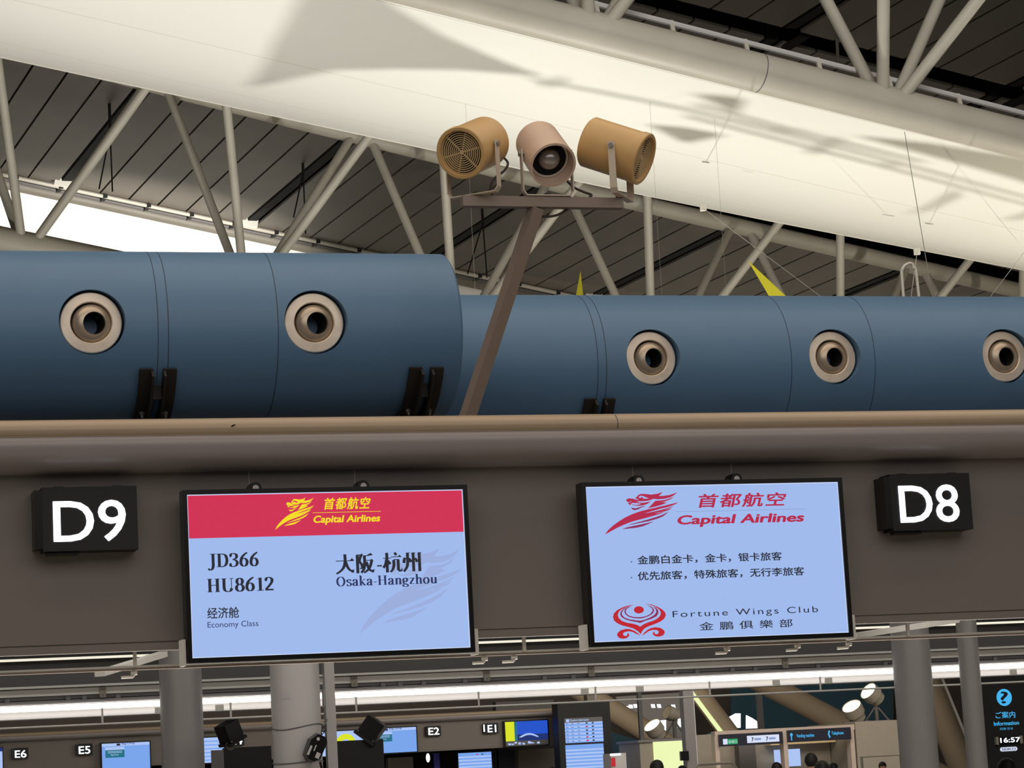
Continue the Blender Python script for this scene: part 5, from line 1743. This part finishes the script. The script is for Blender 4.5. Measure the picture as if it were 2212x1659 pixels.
# ------------------------------------------------------------------ people whose heads reach into the picture
def person_mesh():
    bm = bmesh.new()
    J = {'pel': (0, 0, .95, .15), 'sp': (0, 0, 1.15, .15), 'ch': (0, .01, 1.33, .155), 'nk': (0, 0, 1.47, .062), 'hd0': (0, -.01, 1.56, .07), 'hd': (0, -.01, 1.63, .092), 'top': (0, 0, 1.69, .075)}
    E_ = [('pel', 'sp'), ('sp', 'ch'), ('ch', 'nk'), ('nk', 'hd0'), ('hd0', 'hd'), ('hd', 'top')]
    for s, n in ((-1, 'l'), (1, 'r')):
        J.update({'hip' + n: (.09 * s, 0, .88, .1), 'kn' + n: (.1 * s, -.01, .5, .062), 'an' + n: (.1 * s, .02, .08, .042), 'toe' + n: (.11 * s, -.15, .04, .04),
                  'sh' + n: (.19 * s, .01, 1.38, .062), 'el' + n: (.25 * s, .02, 1.08, .045), 'wr' + n: (.25 * s, -.07, .84, .03), 'ha' + n: (.25 * s, -.09, .75, .032)})
        E_ += [('pel', 'hip' + n), ('hip' + n, 'kn' + n), ('kn' + n, 'an' + n), ('an' + n, 'toe' + n), ('ch', 'sh' + n), ('sh' + n, 'el' + n), ('el' + n, 'wr' + n), ('wr' + n, 'ha' + n)]
    keys = list(J)
    me = bpy.data.meshes.new('person')
    me.from_pydata([J[k][:3] for k in keys], [(keys.index(a), keys.index(b)) for a, b in E_], [])
    o = bpy.data.objects.new('person', me)
    COL.objects.link(o)
    sk = o.modifiers.new('skin', 'SKIN')
    for i, k in enumerate(keys):
        me.skin_vertices[0].data[i].radius = (J[k][3], J[k][3])
    me.skin_vertices[0].data[0].use_root = True
    o.modifiers.new('sub', 'SUBSURF').levels = 2
    bpy.context.view_layer.update()
    dg = bpy.context.evaluated_depsgraph_get()
    out = bpy.data.meshes.new_from_object(o.evaluated_get(dg))
    bpy.data.objects.remove(o)
    out.materials.clear()
    out.materials.append(M_skin)
    out.materials.append(M_coat)
    for p in out.polygons:
        p.use_smooth = True
        z = p.center.z
        x = abs(p.center.x)
        p.material_index = 1 if (z < 1.47 and not (x > .2 and z < .86)) else 0
    return out


PM = person_mesh()
hm = MB()
hm.sphere((0, .012, 1.655), 0.108, M_hair, 24, (0.92, 1.02, 1.0))
HV = [v for v in hm.v]
hair = MB()
keep = [i for i, f in enumerate(hm.f) if not (sum(hm.v[k][2] for k in f) / 4 < 1.655 and sum(hm.v[k][1] for k in f) / 4 < .02) and sum(hm.v[k][2] for k in f) / 4 > 1.56]
hair.add(hm.v, [hm.f[i] for i in keep], M_hair)
hair.sphere((0, .03, 1.69), 0.085, M_hair, 20, (1.0, 1.0, .9))
hairo = hair.build('hair', None)
nose = None
for i, (px, py, v, yaw, lab) in enumerate((
        (1417, 1641, 32.0, 200, 'person with short dark hair standing before the glowing yellow panel'),
        (1474, 1653, 40.0, 160, 'person with brown hair low beside the far square column'),
        (1192, 1656, 36.0, 180, 'person whose hair just shows below the black timetable stand'),
        (1678, 1646, 38.0, 150, 'person with dark hair under the white field of the exit sign'),
        (1751, 1626, 33.0, 170, 'person with bushy dark hair, tallest under the vending machine sign'),
        (1774, 1642, 27.0, 190, 'person with dark hair nearest below the vending machine sign'),
        (1801, 1647, 44.0, 140, 'person with reddish dark hair below the telephone sign'),
        (1906, 1645, 46.0, 10, 'person with long dark hair facing the viewer by the tube barrier'),
        (2172, 1637, 20.0, 185, 'person with dark hair in front of the information totem'))):
    u, z = onv(px, py, v)
    root = thing('person', lab, 'person', wi(u, v, 0), R(yaw), None)
    s = z / 1.766
    b = bpy.data.objects.new('body', PM)
    COL.objects.link(b)
    b.parent = root
    h = hairo if i == 0 else hairo.copy()
    if i:
        COL.objects.link(h)
    h.parent = root
    root.scale = (s, s, s)
